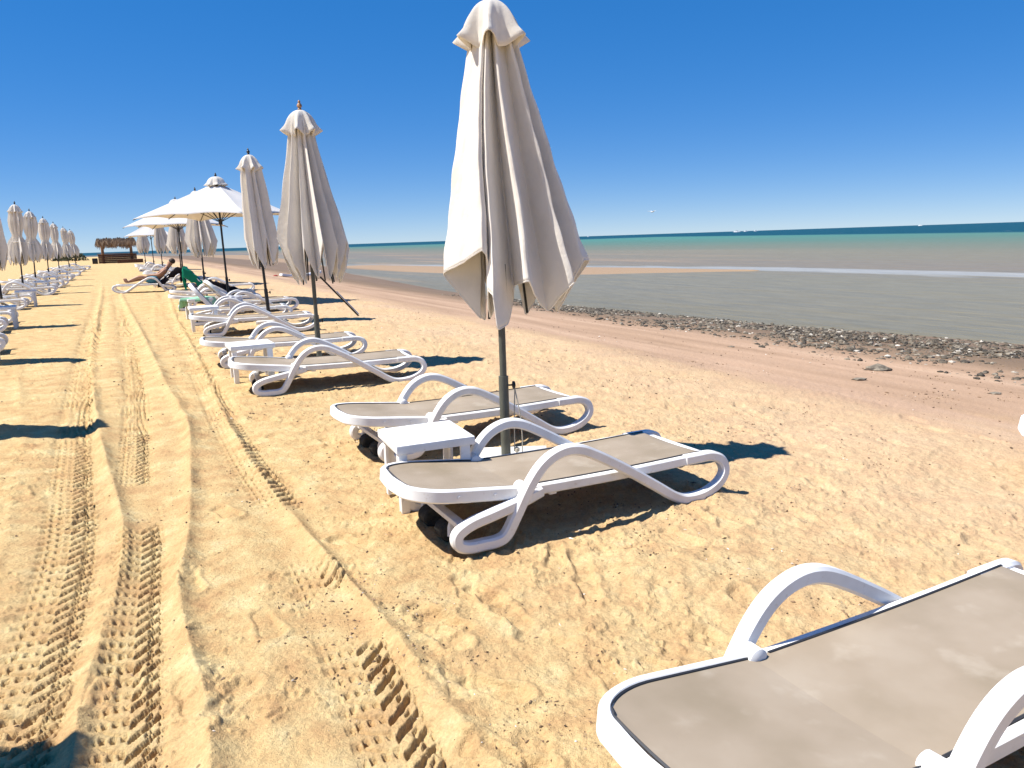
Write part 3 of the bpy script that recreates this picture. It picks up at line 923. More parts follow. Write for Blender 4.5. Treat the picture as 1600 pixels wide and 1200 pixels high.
# ================================================================== PARASOLS
def closed_canopy(seed, prof, z_top, z_rib, z_mid, bias=(0, 0), swirl=0.35, nk=8):
    """prof: list of (t, r_rib, r_lobe); folded eight-rib canopy hanging in lobes"""
    rg = np.random.default_rng(seed)
    nt = 56
    T = np.linspace(0, 1, nt)
    pt = [p[0] for p in prof]
    r_in = np.interp(T, pt, [p[1] for p in prof]); r_out = np.interp(T, pt, [p[2] for p in prof])
    ker = np.array([1, 2, 3, 2, 1]) / 9.0
    r_in = np.convolve(np.pad(r_in, 2, 'edge'), ker, 'valid'); r_out = np.convolve(np.pad(r_out, 2, 'edge'), ker, 'valid')
    sc = rg.uniform(0.78, 1.15, nk); fp = rg.uniform(0.22, 0.40, nk); md = rg.uniform(-0.10, 0.14, nk)
    rj = rg.uniform(-0.15, 0.15, nk); ra = rg.uniform(-0.13, 0.13, nk); rl = rg.uniform(-0.06, 0.05, nk)
    sub = rg.uniform(0.0, 0.16, nk); sp = rg.uniform(0.55, 0.75, nk)
    bl = math.hypot(*bias); ba = math.atan2(bias[1], bias[0]) if bl else 0
    splay = [1 + (0.5 * max(0, math.cos(2 * math.pi * k / nk - ba)) * min(1, bl / 0.1)) for k in range(nk)]
    m = max(14, 192 // nk)
    vs = []
    for i, t in enumerate(T):
        for k in range(nk):
            k2 = (k + 1) % nk
            a0 = 2 * math.pi * k / nk + ra[k]; a1 = 2 * math.pi * (k + 1) / nk + ra[k2]
            for q in range(m):
                f = q / m
                # each panel folds into a sharp pleat: a short steep face and a long flat one
                pk = fp[k]
                lobe = (f / pk) if f < pk else (1 - f) / (1 - pk)
                lobe = max(0.0, lobe)
                lobe = lobe ** 1.12 if lobe < 0.92 else 0.92 ** 1.12 + (lobe - 0.92) * 0.7
                ri = r_in[i] * ((1 + rj[k]) * (1 + (splay[k] - 1) * t ** 2) * (1 - f) + (1 + rj[k2]) * (1 + (splay[k2] - 1) * t ** 2) * f)
                ro = max(r_out[i] * sc[k], ri * 1.12)
                th = a0 + (a1 - a0) * f + swirl * 0.45 * lobe * (f - 0.5) * -1.2
                rr = ri + (ro - ri) * lobe
                # a secondary crease on the long face, and slack wrinkles
                rr += (ro - ri) * sub[k] * math.exp(-((f - sp[k]) / 0.07) ** 2) * math.sin(min(1, t * 1.4) * 2.4)
                rr *= 1 + 0.012 * math.sin(31 * f + 5 * k + 4 * t) * (0.3 + t) + 0.012 * math.sin(17 * t + 7 * k + 3 * f)
                zr = z_rib + rl[k] * (1 - f) + rl[k2] * f
                zh = zr + (z_mid + md[k] - zr) * min(1, lobe * 1.08) ** 1.25
                z = z_top - t * (z_top - zh)
                dx = bias[0] * t ** 1.6; dy = bias[1] * t ** 1.6
                vs.append((rr * math.cos(th) + dx, rr * math.sin(th) + dy, z))
    w = nk * m
    fs = []
    for i in range(nt - 1):
        for q in range(w):
            fs.append((i * w + q, (i + 1) * w + q, (i + 1) * w + (q + 1) % w, i * w + (q + 1) % w))
    b = MB(); b.add(vs, fs)
    me = b.mesh('canopy', M['canvas'], True)
    tips = [((r_in[-1] * (1 + rj[k]) * splay[k] * 0.9) * math.cos(2 * math.pi * k / nk + ra[k]) + bias[0], (r_in[-1] * (1 + rj[k]) * splay[k] * 0.9) * math.sin(2 * math.pi * k / nk + ra[k]) + bias[1], z_rib + rl[k] - 0.012) for k in range(nk)]
    return me, tips


DRAPE = [  # plan outline of the hem (x, y, hem height): sharp ridges and receding creases, wind pushing the cloth to +x
    (-.38, .05, 1.32), (-.27, -.14, 1.38), (-.12, -.37, 1.47), (-.095, -.36, 1.44), (-.085, -.10, 1.12), (-.13, -.09, 1.02), (-.10, -.30, 1.22), (-.055, -.41, 1.20), (-.035, -.40, .98), (.02, -.22, .99), (.09, -.07, 1.22),
    (.165, -.38, 1.27), (.19, -.385, 1.27), (.25, -.23, 1.18), (.36, -.045, 1.05), (.445, -.25, 1.22), (.475, -.25, 1.25), (.42, -.02, 1.10), (.545, -.10, 1.38), (.57, -.03, 1.38),
    (.40, .10, 1.02), (.37, .33, 1.30), (.21, .16, 1.0), (.10, .40, 1.34), (-.02, .15, .99), (-.16, .36, 1.33), (-.15, .12, .97), (-.30, .23, 1.28), (-.17, .05, .99)]


def draped_canopy(z_top):
    P = [np.array(q) for q in DRAPE]
    for it in range(3):
        Q = []
        for a, b in zip(P, P[1:] + P[:1]):
            k = (0.07, 0.14, 0.22)[it]
            Q += [a * (1 - k) + b * k, a * k + b * (1 - k)]
        P = Q
    C = np.array([0.09, 0.0]); w = len(P)
    nt = 64; vs = []
    ang = [math.atan2(p[1], p[0] - 0.09) for p in P]
    for i in range(nt):
        t = i / (nt - 1)
        k = 0.16 + 0.09 * float(sstep(0.0, 0.10, t)) + 0.75 * t
        for q, p in enumerate(P):
            a = ang[q] + 0.10 * (1 - t) * math.sin(3 * ang[q] + 1.0) + 0.05 * math.sin(6 * t + 2 * ang[q])
            rr = math.hypot(p[0] - 0.09, p[1])
            mean = 0.33
            rr = 0.91 * max(0.045, mean + (rr - mean) * (1.30 + 0.12 * t))   # pleats deepen downwards
            rr *= k * (1 + 0.010 * math.sin(19 * t + 5 * ang[q]) + 0.008 * math.sin(41 * t + 11 * ang[q]) + 0.012 * math.sin(9 * t + 23 * ang[q]) * t)
            z = z_top - t * (z_top - p[2])
            vs.append((rr * math.cos(a) + 0.09 * t ** 1.5, rr * math.sin(a), z))
    fs = []
    for i in range(nt - 1):
        for q in range(w):
            fs.append((i * w + q, (i + 1) * w + q, (i + 1) * w + (q + 1) % w, i * w + (q + 1) % w))
    b = MB(); b.add(vs, fs)
    tips = [(0.09 + (p[0] - 0.09) * 0.72, p[1] * 0.72, p[2] + 0.03) for p in DRAPE if p[2] < 1.09][:8]
    return b.mesh('canopy', M['canvas'], True), tips


def cap_mesh(seed, z0, z1, r0, r1, m, ruffle=0.10):
    rg = np.random.default_rng(seed); ph = rg.uniform(0, 6.28, 4)
    nt, w = 14, 96
    vs = []; fs = []
    for i in range(nt):
        t = i / (nt - 1)
        prof = math.sin(t * 1.5) ** 0.75
        for q in range(w):
            a = 2 * math.pi * q / w
            x_ = 7 * a + ph[0] + 0.7 * math.sin(2 * a + ph[3])
            wave = math.sin(x_) + 0.30 * math.sin(2 * x_ + ph[1])
            amp = ruffle * t ** 1.1
            flare = 0.16 * max(0, (t - 0.78) / 0.22) ** 1.5
            r = r0 + (r1 - r0) * prof * (1 + amp * 1.5 * wave) + r1 * flare * (1 + 0.8 * wave)
            z = z1 - (z1 - z0) * (0.25 * t + 0.75 * t * t) + ruffle * 0.6 * (z1 - z0) * t ** 2.5 * wave
            vs.append((r * math.cos(a), r * math.sin(a), z))
    for i in range(nt - 1):
        for q in range(w):
            fs.append((i * w + q, (i + 1) * w + q, (i + 1) * w + (q + 1) % w, i * w + (q + 1) % w))
    b = MB(); b.add(vs, fs)
    return b.mesh('cap', m)


def solid(o, th=0.004):
    md = o.modifiers.new('thickness', 'SOLIDIFY'); md.thickness = th; md.offset = 0
    return o


def link(nm, me, parent):
    o = bpy.data.objects.new(nm, me); COL.objects.link(o); o.parent = parent
    return o


FINIAL = [(0.018, 0.0), (0.024, 0.012), (0.016, 0.026), (0.030, 0.045), (0.026, 0.065), (0.012, 0.082), (0.016, 0.095), (0.010, 0.108), (0.003, 0.114)]


def parasol_root(style, seed, polemat, finmat, H=2.98):
    """style: 'flared', 'slim', 'tied' or 'open'"""
    o = empty('beach_parasol')
    p = MB(); p.tube([(0, 0, 0.02), (0, 0, 1.0), (0, 0, H)], 0.024, 14, up=Vector((0, 1, 0))); link('pole', p.mesh('pole', polemat), o)
    sl = MB(); sl.tube([(0, 0, 0.05), (0, 0, 0.62)], 0.033, 14, up=Vector((0, 1, 0)))
    sleeve = link('sleeve', sl.mesh('sleeve', polemat), o)
    kn = MB(); kn.tube([(0.03, 0, 0.555), (0.062, 0, 0.555)], 0.006, 8, up=Vector((0, 0, 1)))
    kn.tube([(0.058, 0, 0.555), (0.062, 0, 0.555), (0.076, 0, 0.555), (0.08, 0, 0.555)], lambda f: (0.014, 0.026, 0.026, 0.016)[int(round(f * 3))], 12, up=Vector((0, 0, 1)))
    link('knob', kn.mesh('knob', M['dark']), sleeve)
    bs = MB(); bs.box((0.04, -0.02, 0.028), (0.50, 0.50, 0.075), bev=0.014); link('base', bs.mesh('base', M['concrete']), o)
    fn = MB(); fn.lathe(FINIAL, (0, 0, H), 12); link('finial', fn.mesh('finial', finmat), o)
    rm = MB(); rm.tube([(0, 0, 0), (0, 0, 1)], 0.009, 6, up=Vector((0, 1, 0)))
    rib_me = rm.mesh('rib', M['dark'])

    def rib(a, b, parent):
        a, b = Vector(a), Vector(b)
        r_ = link('rib', rib_me, parent)
        d = b - a
        r_.location = a; r_.rotation_euler = d.to_track_quat('Z', 'Y').to_euler(); r_.scale = (1, 1, d.length)
        return r_
    if style == 'open':
        apex, zc, hs = H - 0.12, 2.04, 1.36
        n = 24
        vs = []; fs = []
        # canopy: square plan with eight ribs, the cloth sagging a little between them
        ringN = 10
        per = []
        for k in range(4):
            a = [(-hs, -hs), (hs, -hs), (hs, hs), (-hs, hs)][k]; b = [(-hs, -hs), (hs, -hs), (hs, hs), (-hs, hs)][(k + 1) % 4]
            for q in range(n):
                t = q / n; per.append((a[0] + (b[0] - a[0]) * t, a[1] + (b[1] - a[1]) * t, t))
        w = len(per)
        for i in range(ringN + 1):
            r_ = 0.10 + 0.90 * i / ringN
            for (x, y, t) in per:
                sag = abs(math.sin(t * 2 * math.pi))            # ribs at corners and mid sides
                d = math.hypot(x, y) / (hs * 1.414)
                inset = 1 - 0.035 * sag * (i / ringN) ** 2
                z = apex - (apex - zc) * r_ * (0.80 + 0.20 * d) - 0.05 * sag * r_ * (1 - r_) * 2 + 0.03 * sag * r_ ** 3
                vs.append((x * r_ * inset, y * r_ * inset, z))
        for i in range(ringN):
            for q in range(w):
                fs.append((i * w + q, (i + 1) * w + q, (i + 1) * w + (q + 1) % w, i * w + (q + 1) % w))
        b = MB(); b.add(vs, fs)
        can = solid(link('canopy', b.mesh('canopy', M['canvas_open']), o))
        for k in range(8):
            a = R(45 * k); L = hs * (1.414 if k % 2 else 1.0)
            dz = 1.0 if k % 2 else 0.80 + 0.2 / 1.414
            end = (L * math.cos(a), L * math.sin(a), apex - (apex - zc) * dz - 0.02)
            rib((0.03 * math.cos(a), 0.03 * math.sin(a), apex - 0.04), end, o)
            rib((0.03 * math.cos(a), 0.03 * math.sin(a), 1.95), (end[0] * 0.5, end[1] * 0.5, apex - (apex - zc) * dz * 0.5 - 0.02), o)
        hb = MB(); hb.tube([(0, 0, 1.88), (0, 0, 1.99)], 0.045, 12, up=Vector((0, 1, 0))); link('runner', hb.mesh('runner', M['dark']), o)
        solid(link('cap', cap_mesh(seed, apex - 0.07, H + 0.02, 0.03, 0.21, M['canvas'], 0.06), o))
        return o
    if style == 'draped':
        me, tips = draped_canopy(H - 0.08)
    elif style == 'flared':
        prof = [(0, .06, .10), (.06, .085, .16), (.13, .065, .165), (.35, .095, .235), (.6, .145, .325), (.8, .19, .40), (1, .23, .47)]
        me, tips = closed_canopy(seed, prof, H - 0.08, 1.04, 1.50, (0.05, 0.0), 0.30, nk=12)
    elif style == 'slim':
        prof = [(0, .06, .10), (.08, .09, .19), (.3, .09, .235), (.6, .13, .27), (.85, .17, .30), (1, .18, .32)]
        me, tips = closed_canopy(seed, prof, H - 0.08, 1.02, 1.42, (0.03, 0.0), 0.4, nk=9)
    else:
        prof = [(0, .06, .10), (.08, .09, .20), (.3, .12, .255), (.5, .11, .22), (.615, .09, .15), (.66, .09, .16), (.78, .16, .28), (1, .23, .36)]
        me, tips = closed_canopy(seed, prof, H - 0.08, 1.02, 1.34, (0.04, 0.0), 0.4, nk=9)
    can = solid(link('canopy', me, o), 0.005)
    wN = {'draped': len(DRAPE) * 8}.get(style) or next(q for q in range(60, 400) if len(me.vertices) == q * 56)
    ring = [me.vertices[len(me.vertices) - wN + q].co.copy() for q in range(wN)]
    hm = MB(); hm.tube(ring, 0.0055, 5, closed=True, up=Vector((0, 0, 1)))
    link('hem', hm.mesh('hem', M['canvas']), can)
    for k, t in enumerate(tips[:8]):
        if style == 'draped':
            rib((t[0] * 0.80, t[1] * 0.80, t[2] + 0.35), t, o)
            continue
        rib((t[0] * 0.55, t[1] * 0.55, t[2] + 0.55), (t[0] * 0.80, t[1] * 0.80, t[2] + 0.01), o)
    if style == 'tied':
        tie = MB()
        tie.tube([(0.185 * math.cos(2 * math.pi * k / 24), 0.185 * math.sin(2 * math.pi * k / 24), 1.76 + 0.01 * math.sin(k)) for k in range(24)], 0.012, 6, closed=True, up=Vector((0, 0, 1)))
        link('tie_band', tie.mesh('tie_band', M['canvas']), o)
    solid(link('cap', cap_mesh(seed + 50, H - 0.27, H + 0.0, 0.025, 0.152, M['canvas'], 0.20), o), 0.005)
    return o


PROTO = {}


def parasol(style, seed, s, u, label, group, rz=0.0, lean=(0, 0), scale=1.0, polemat='pole', finmat='dark'):
    key = (style, seed, polemat, finmat)
    if key not in PROTO:
        PROTO[key] = parasol_root(style, seed, M[polemat], M[finmat]); o = PROTO[key]
    else:
        o = copy_tree(PROTO[key])
    x, y = xy(s, u)
    o.location = (x, y, gz(x, y))
    o.rotation_euler = Euler((R(lean[0]), R(lean[1]), R(rz)), 'XYZ')
    o.scale = (scale,) * 3
    tag(o, label, 'parasol', group)
    return o


ORD = ['nearest', 'second', 'third', 'fourth', 'fifth', 'sixth', 'seventh', 'eighth', 'ninth', 'tenth', 'eleventh', 'twelfth', 'thirteenth']
GP_SEA, GP_LAND = 'parasols of the row nearer the sea', 'parasols of the landward row'
GL_SEA, GL_LAND = 'loungers of the row nearer the sea', 'loungers of the landward row'

# --- the row nearer the sea
p1 = parasol('draped', 3, 4.6, 2.23, 'large closed cream parasol nearest the camera, standing between two loungers', GP_SEA, rz=0, scale=1.0, finmat='wood')
parasol('flared', 8, 9.35, 2.05, 'closed flared cream parasol with wooden finial and a loose strut hanging from its hem', GP_SEA, rz=15, finmat='wood')
parasol('slim', 12, 14.6, 2.35, 'slim closed cream parasol just right of the open white parasol', GP_SEA, rz=10, lean=(0, -2.0), polemat='dark')
parasol('open', 20, 20.0, 2.30, 'open white square parasol in front, the largest open one', GP_SEA, rz=-10, lean=(0, -0.5), polemat='dark')
parasol('flared', 31, 25.2, 2.25, 'closed cream parasol hanging in front of the open parasol behind it, beside the black pole', GP_SEA, rz=70, polemat='dark')
parasol('open', 20, 30.0, 2.0, 'open white parasol half hidden directly behind the largest open one', GP_SEA, rz=5, polemat='dark')
parasol('flared', 33, 37.0, 2.4, 'closed cream parasol below the left corner of the open parasols', GP_SEA, rz=120, polemat='dark')
parasol('flared', 31, 46.5, 2.1, 'small closed cream parasol right of the farthest open parasol pole', GP_SEA, rz=10, polemat='dark')
parasol('flared', 33, 58.0, 1.6, 'smallest closed cream parasol, far end of the seaward row', GP_SEA, rz=220, polemat='dark')
parasol('open', 20, 52.5, 1.9, 'far small open white parasol beyond the other two open ones', GP_SEA, rz=20, polemat='dark')

# extra cords and a loose strut
c = MB()
c.tube(catmull([(0.075, 0.01, 0.53), (0.066, 0.0, 0.35), (0.060, 0.0, 0.10)], 5), 0.004, 5, up=Vector((0, 1, 0)))
c.tube(catmull([(0.075, -0.01, 0.53), (0.105, -0.03, 0.36), (0.115, -0.03, 0.2), (0.112, -0.03, 0.09)], 5), 0.004, 5, up=Vector((0, 1, 0)))
c.lathe([(0.004, 0.0), (0.020, 0.012), (0.020, 0.03), (0.004, 0.042)], (0.075, -0.01, 0.085), 8)
cordo = c.build('cord', M['cord'], p1)
cordo.rotation_euler = (0, 0, 0)
for ch in p1.children:
    if ch.name.startswith('sleeve'):
        ch.rotation_euler = (0, 0, R(10))

# ================================================================== LOUNGER ROWS
lounger(1.31, 0.88, 1, 7, 'large white lounger with taupe sling in the bottom right foreground', GL_SEA).scale = (1.055, 1, 1)
lounger(2.90, 5.02, -58, 7, 'white lounger of which only one corner shows at the right edge', GL_SEA)
lounger(3.72, 1.05, 0, 7, 'white lounger lying flat in front of the nearest parasol, its near side facing us', GL_SEA)
lounger(5.42, 1.20, 1, 7, 'white lounger just behind the nearest parasol pole and the near side table', GL_SEA)
table(4.24, 1.52, -4, 'white plastic side table between the two loungers of the nearest parasol')
pairs = [(9.35, 'second parasol'), (14.6, 'third parasol'), (20.0, 'largest open parasol'), (25.2, 'fifth parasol'), (30.2, 'half hidden open parasol'), (37, 'seventh parasol'), (46.5, 'eighth parasol'), (52.5, 'far small open parasol'), (58, 'last parasol')]
for k, (sp, nm) in enumerate(pairs):
    na, fa, nr_, fr_ = 7, 7, -5 + random.uniform(-2, 2), -2 + random.uniform(-3, 3)
    ua, ub = 0.85 + random.uniform(-.1, .1), 0.9 + random.uniform(-.1, .1)
    if k == 1: fa = 52
    if k == 0: ua, ub = 0.82, 0.72
    if k == 2: na = 7
    if k == 3: na, ua = 48, 1.45
    lounger(sp - 1.05, ua, nr_, na, 'white lounger on the near side of the %s in the seaward row' % nm, GL_SEA)
    if k == 3: continue
    lounger(sp + 0.85, ub, fr_, fa, ('raised-back' if fa > 20 else 'white') + ' lounger on the far side of the %s in the seaward row' % nm, GL_SEA)
    if k < 5 and k not in (2, 3):
        table(sp - 0.40, 1.20, random.uniform(-6, 6), 'white side table by the %s of the seaward row' % nm)
lounger(17.0, 1.25, 3, 48, 'raised-back lounger right beside the mint towel table', GL_SEA)
table(16.3, 1.30, 8, 'white side table draped with a mint towel beside raised loungers')
sunl = lounger(26.9, 1.80, -6, 38, 'white lounger turned towards the path on which a person lies', GL_SEA, flip=True)

# --- the landward row
land = [(3.08, -2.07), (7.95, -2.05), (12.4, -2.35), (17.3, -2.6), (23.2, -2.75), (29.3, -2.85), (34.3, -2.9), (41.5, -2.95), (49.0, -2.95), (58, -2.9), (65, -2.8)]
for k, (s_, u_) in enumerate(land):
    lab = '%s parasol of the landward row, closed and tied' % ORD[k] if k > 4 else None
    if k >= 5:
        lab = ['leftmost and tallest looking', 'second from the left', 'third from the left', 'fourth from the left', 'fifth from the left', 'rightmost and smallest'][k - 5] + ' closed tied parasol of the landward row'
    else:
        lab = ['closed parasol beside the camera whose top shadow falls at the bottom left corner',
               'closed parasol outside the left edge casting the nearest long shadow across the tracks',
               'closed parasol outside the left edge casting the second long shadow',
               'closed parasol outside the left edge casting the third long shadow',
               'closed parasol outside the left edge casting the fourth long shadow'][k]
    parasol('tied' if k % 2 else 'slim' if k < 5 else 'tied', (41, 42, 43)[k % 3], s_, u_, lab, GP_LAND, rz=37 * k, lean=(0, -2.5 if k > 4 else 0), scale=0.95, polemat='dark')
    if k >= 1:
        nm = ['', 'first', 'second', 'third', 'fourth', 'fifth', 'sixth', 'seventh', 'eighth', 'ninth', 'tenth'][k]
        for dd, w in ((-1.0, 'near'), (0.85, 'far')):
            lounger(s_ + dd, u_ - (1.32 if k < 5 else 1.1) + random.uniform(-.12, .12), random.uniform(-4, 4), 7, 'white lounger on the %s side of the %s parasol along the landward row' % (w, nm), GL_LAND)
        if k < 8:
            table(s_ - 0.15, u_ + 0.55, random.uniform(-8, 8), 'white side table at the foot of the %s parasol along the landward row' % nm)
# second landward row, farther inland
for k, (s_, u_) in enumerate([(43, -8.2), (50, -8.3)]):
    parasol('tied', 42, s_, u_, ['slim closed parasol of the inland row behind the leftmost tied parasol', 'closed parasol of the inland row, partly hidden by tied parasols'][k], 'parasols of the inland row', rz=60 * k, scale=0.95, polemat='dark')
    for dd, w in ((-1.0, 'near'), (0.85, 'far')):
        lounger(s_ + dd, u_ - 0.9, random.uniform(-4, 4), 7, 'white lounger of the inland row on the %s side of its %s parasol' % (w, ('first', 'second')[k]), 'loungers of the inland row')


# loose strut hanging from the second parasol: a part of it
def world_child(parent, nm, mb, m):
    o = mb.build(nm, m, parent)
    bpy.context.view_layer.update()
    o.matrix_parent_inverse = parent.matrix_world.inverted()
    return o


p2 = [o for o in COL.objects if o.get('label', '').endswith('hanging from its hem')][0]
x2, y2 = xy(9.35, 2.05); z2 = gz(x2, y2)
st = MB(); st.tube([(x2 + 0.10, y2 - 0.06, z2 + 1.08), (x2 + 0.52, y2 - 0.04, z2 + 0.60)], 0.011, 6)
world_child(p2, 'hanging_strut', st, M['dark'])
st = MB(); st.tube([(x2 + 0.28, y2 - 0.062, z2 + 0.90), (x2 + 0.525, y2 - 0.052, z2 + 0.62)], 0.008, 6)
world_child(p2, 'strut_rail', st, M['steel'])


# ================================================================== TOWELS
def sheet(name, rows, mats, label, cat, th=0.012):
    """rows: list of lists of points -> cloth"""
    b = MB(); w = len(rows[0])
    vs = [p for r_ in rows for p in r_]
    fs = [(i * w + q, i * w + q + 1, (i + 1) * w + q + 1, (i + 1) * w + q) for i in range(len(rows) - 1) for q in range(w - 1)]
    b.add(vs, fs)
    o = b.build(name, mats[0])
    for m in mats[1:]: o.data.materials.append(m)
    solid(o, th)
    tag(o, label, cat)
    return o


def towel_on_back(lo_s, lo_u, rot, alpha, name, mats, label, width=0.62, over=0.35, flip=False):
    A = R(alpha); ca, sa = math.cos(A), math.sin(A)
    x, y = xy(lo_s, lo_u); ang = math.atan2(SA, CA) + R(rot) + (math.pi if flip else 0)
    z0 = gz(x, y)
    rows = []
    L = PIV_X
    for i in range(26):
        d = -0.10 + (L + over + 0.1) * i / 25
        row = []
        for q in range(15):
            f = -1 + 2 * q / 14
            wv = 0.012 * math.sin(9 * f + i * 0.6) + 0.012 * math.sin(5 * d * 6 + f * 3)
            if d <= L:
                lx, lz = PIV_X - d * ca, PIV_Z + d * sa + 0.055
            else:
                e = d - L
                lx, lz = PIV_X - L * ca - 0.05 - 0.03 * math.sin(e * 9), PIV_Z + L * sa + 0.055 - e
            ly = f * width / 2 * (1 + 0.03 * math.sin(d * 11))
            ex = max(0.0, abs(ly) - 0.33)
            ly = math.copysign(abs(ly) - 0.86 * ex, ly); lz -= 0.95 * ex * (1 + 0.15 * math.sin(d * 14))
            row.append((x + math.cos(ang) * (lx + wv) - math.sin(ang) * ly, y + math.sin(ang) * (lx + wv) + math.cos(ang) * ly, z0 + lz + wv))
        rows.append(row)
    o = sheet(name, rows, mats, label, 'towel')
    if len(mats) > 1:
        w = len(rows[0]) - 1
        for pi, poly in enumerate(o.data.polygons):
            poly.material_index = 1 if (pi % w) > w * 0.52 else 0
    return o


towel_on_back(25.2 - 1.05, 1.45, -5, 48, 'beach_towel', [M['green'], M['blue']], 'green and blue towel draped over a raised lounger back by the sunbather', 1.25, 0.45)
towel_on_back(26.9, 1.80, -6, 38, 'beach_towel', [M['black']], 'black towel over the raised back behind the reclining person', 1.0, 0.35, flip=True)

# mint towel on its table
x0, y0 = xy(16.3, 1.30); zt = gz(x0, y0) + 0.41
rows = []
for i in range(19):
    row = []
    for q in range(17):
        a, b = -0.42 + 0.84 * i / 18, -0.30 + 0.60 * q / 16
        oa = max(0, abs(a) - 0.24); ob = max(0, abs(b) - 0.24)
        z = zt + 0.012 + 0.010 * math.sin(a * 13 + b * 7) - 1.0 * oa - 0.9 * ob
        row.append((x0 + (a - math.copysign(oa * 0.8, a)) * 1.0 + 0.01 * math.sin(b * 30), y0 + (b - math.copysign(ob * 0.8, b)), max(z, zt - 0.26)))
    rows.append(row)
sheet('beach_towel', rows, [M['mint']], 'pale mint towel spread over a white side table', 'towel')


# white towel over the arm of a lounger under the third parasol
def arm_towel(s_, u_, rot):
    x, y = xy(s_, u_); ang = math.atan2(SA, CA) + R(rot); z0 = gz(x, y)
    rows = []
    for i in range(17):
        d = -0.34 + 0.64 * i / 16
        row = []
        for q in range(11):
            f = -1 + 2 * q / 10
            ly = -0.352 + (0.045 + 0.012 * math.sin(f * 6)) * (1 if d > 0 else -1) * min(1, abs(d) / 0.05)
            lz = 0.495 - max(0, abs(d) - 0.03) * 1.0 + 0.004 * math.sin(6 * f)
            lx = 0.97 + f * 0.11 * (1 + 0.3 * abs(d))
            row.append((x + math.cos(ang) * lx - math.sin(ang) * ly, y + math.sin(ang) * lx + math.cos(ang) * ly, z0 + lz))
        rows.append(row)
    sheet('hand_towel', rows, [M['white']], 'white towel hung over a lounger arm at the third parasol', 'towel', 0.01)


arm_towel(15.45, 0.9, -2)
# dark heap on a lounger under the largest open parasol
towel_on_back(20.85, 1.9, -2, 20, 'dark_cover', [M['black']], 'dark cloth heaped over a lounger under the largest open parasol', 1.1, 0.25)


# ================================================================== PERSON ON THE LOUNGER
def person_reclining(parent_s, parent_u, rot, label):
    x, y = xy(parent_s, parent_u); ang = math.atan2(SA, CA) + R(rot) + math.pi; z0 = gz(x, y)
    J = {  # lounger-local joints: x from the head end, y lateral, z up
        'pelvis': (0.80, 0, 0.375, .135), 'waist': (0.66, 0, 0.46, .12), 'chest': (0.50, 0, 0.60, .145), 'neck': (0.35, 0, 0.76, .055), 'head': (0.27, 0, 0.86, .085), 'crown': (0.22, 0, 0.95, .075),
        'hipL': (0.84, .09, 0.36, .095), 'kneeL': (1.20, .13, 0.48, .062), 'ankL': (1.56, .12, 0.33, .042), 'toeL': (1.60, .13, 0.46, .03),
        'hipR': (0.84, -.09, 0.36, .095), 'kneeR': (1.22, -.12, 0.41, .062), 'ankR': (1.62, -.10, 0.32, .042), 'toeR': (1.67, -.11, 0.45, .03),
        'shL': (0.44, .18, 0.66, .06), 'elL': (0.62, .30, 0.52, .045), 'haL': (0.86, .22, 0.52, .032),
        'shR': (0.44, -.18, 0.66, .06), 'elR': (0.60, -.31, 0.50, .045), 'haR': (0.84, -.20, 0.53, .032)}
    E_ = [('pelvis', 'waist'), ('waist', 'chest'), ('chest', 'neck'), ('neck', 'head'), ('head', 'crown'), ('pelvis', 'hipL'), ('hipL', 'kneeL'), ('kneeL', 'ankL'), ('ankL', 'toeL'),
          ('pelvis', 'hipR'), ('hipR', 'kneeR'), ('kneeR', 'ankR'), ('ankR', 'toeR'), ('chest', 'shL'), ('shL', 'elL'), ('elL', 'haL'), ('chest', 'shR'), ('shR', 'elR'), ('elR', 'haR')]
    # five fingers on each hand, resting on the thighs
    for sd, sg in (('L', 1), ('R', -1)):
        hx, hy, hz, _ = J['ha' + sd]
        J['pa' + sd] = (hx + 0.07, hy - sg * 0.01, hz - 0.015, .026)
        E_.append(('ha' + sd, 'pa' + sd))
        for k in range(4):
            J['f%d%s' % (k, sd)] = (hx + 0.15 + 0.01 * (k in (1, 2)), hy - sg * (0.045 - 0.025 * k), hz - 0.035, .009)
            E_.append(('pa' + sd, 'f%d%s' % (k, sd)))
        J['th' + sd] = (hx + 0.08, hy - sg * 0.06, hz - 0.02, .010)
        E_.append(('ha' + sd, 'th' + sd))
    names = list(J)
    me = bpy.data.meshes.new('person')
    me.from_pydata([J[k][:3] for k in names], [(names.index(a), names.index(b)) for a, b in E_], [])
    o = bpy.data.objects.new('person', me)
    COL.objects.link(o)
    md = o.modifiers.new('skin', 'SKIN')
    md.use_smooth_shade = True
    for k, v in zip(names, me.skin_vertices[0].data):
        v.radius = (J[k][3], J[k][3]); v.use_root = (k == 'pelvis')
    sb = o.modifiers.new('smooth', 'SUBSURF'); sb.levels = 2; sb.render_levels = 2
    me.materials.append(M['skin'])
    o.location = (x, y, z0); o.rotation_euler = (0, 0, ang)
    tag(o, label, 'person')
    h = MB(); h.lathe([(0.02, -0.05), (0.085, -0.03), (0.098, 0.02), (0.085, 0.07), (0.045, 0.105), (0.005, 0.115)], (0, 0, 0), 16)
    ho = h.build('hair', M['hair'], o); ho.location = (0.225, 0, 0.905); ho.rotation_euler = (0, R(-28), 0)
    f = MB(); f.lathe([(0.003, 0.0), (0.012, 0.008), (0.018, 0.03), (0.004, 0.05)], (0, 0, 0), 8)
    fo = f.build('nose', M['skin'], o); fo.location = (0.345, 0, 0.865); fo.rotation_euler = (0, R(-20), 0)
    t = MB()
    for sg in (-1, 1):
        t.tube(catmull([(0.72, sg * 0.05, 0.42), (0.84, sg * 0.09, 0.365), (1.0, sg * 0.105, 0.41)], 4), lambda f: 0.150 - 0.045 * f, 14, up=Vector((0, 1, 0)))
    t.build('swim_shorts', M['trunks'], o)
    return o


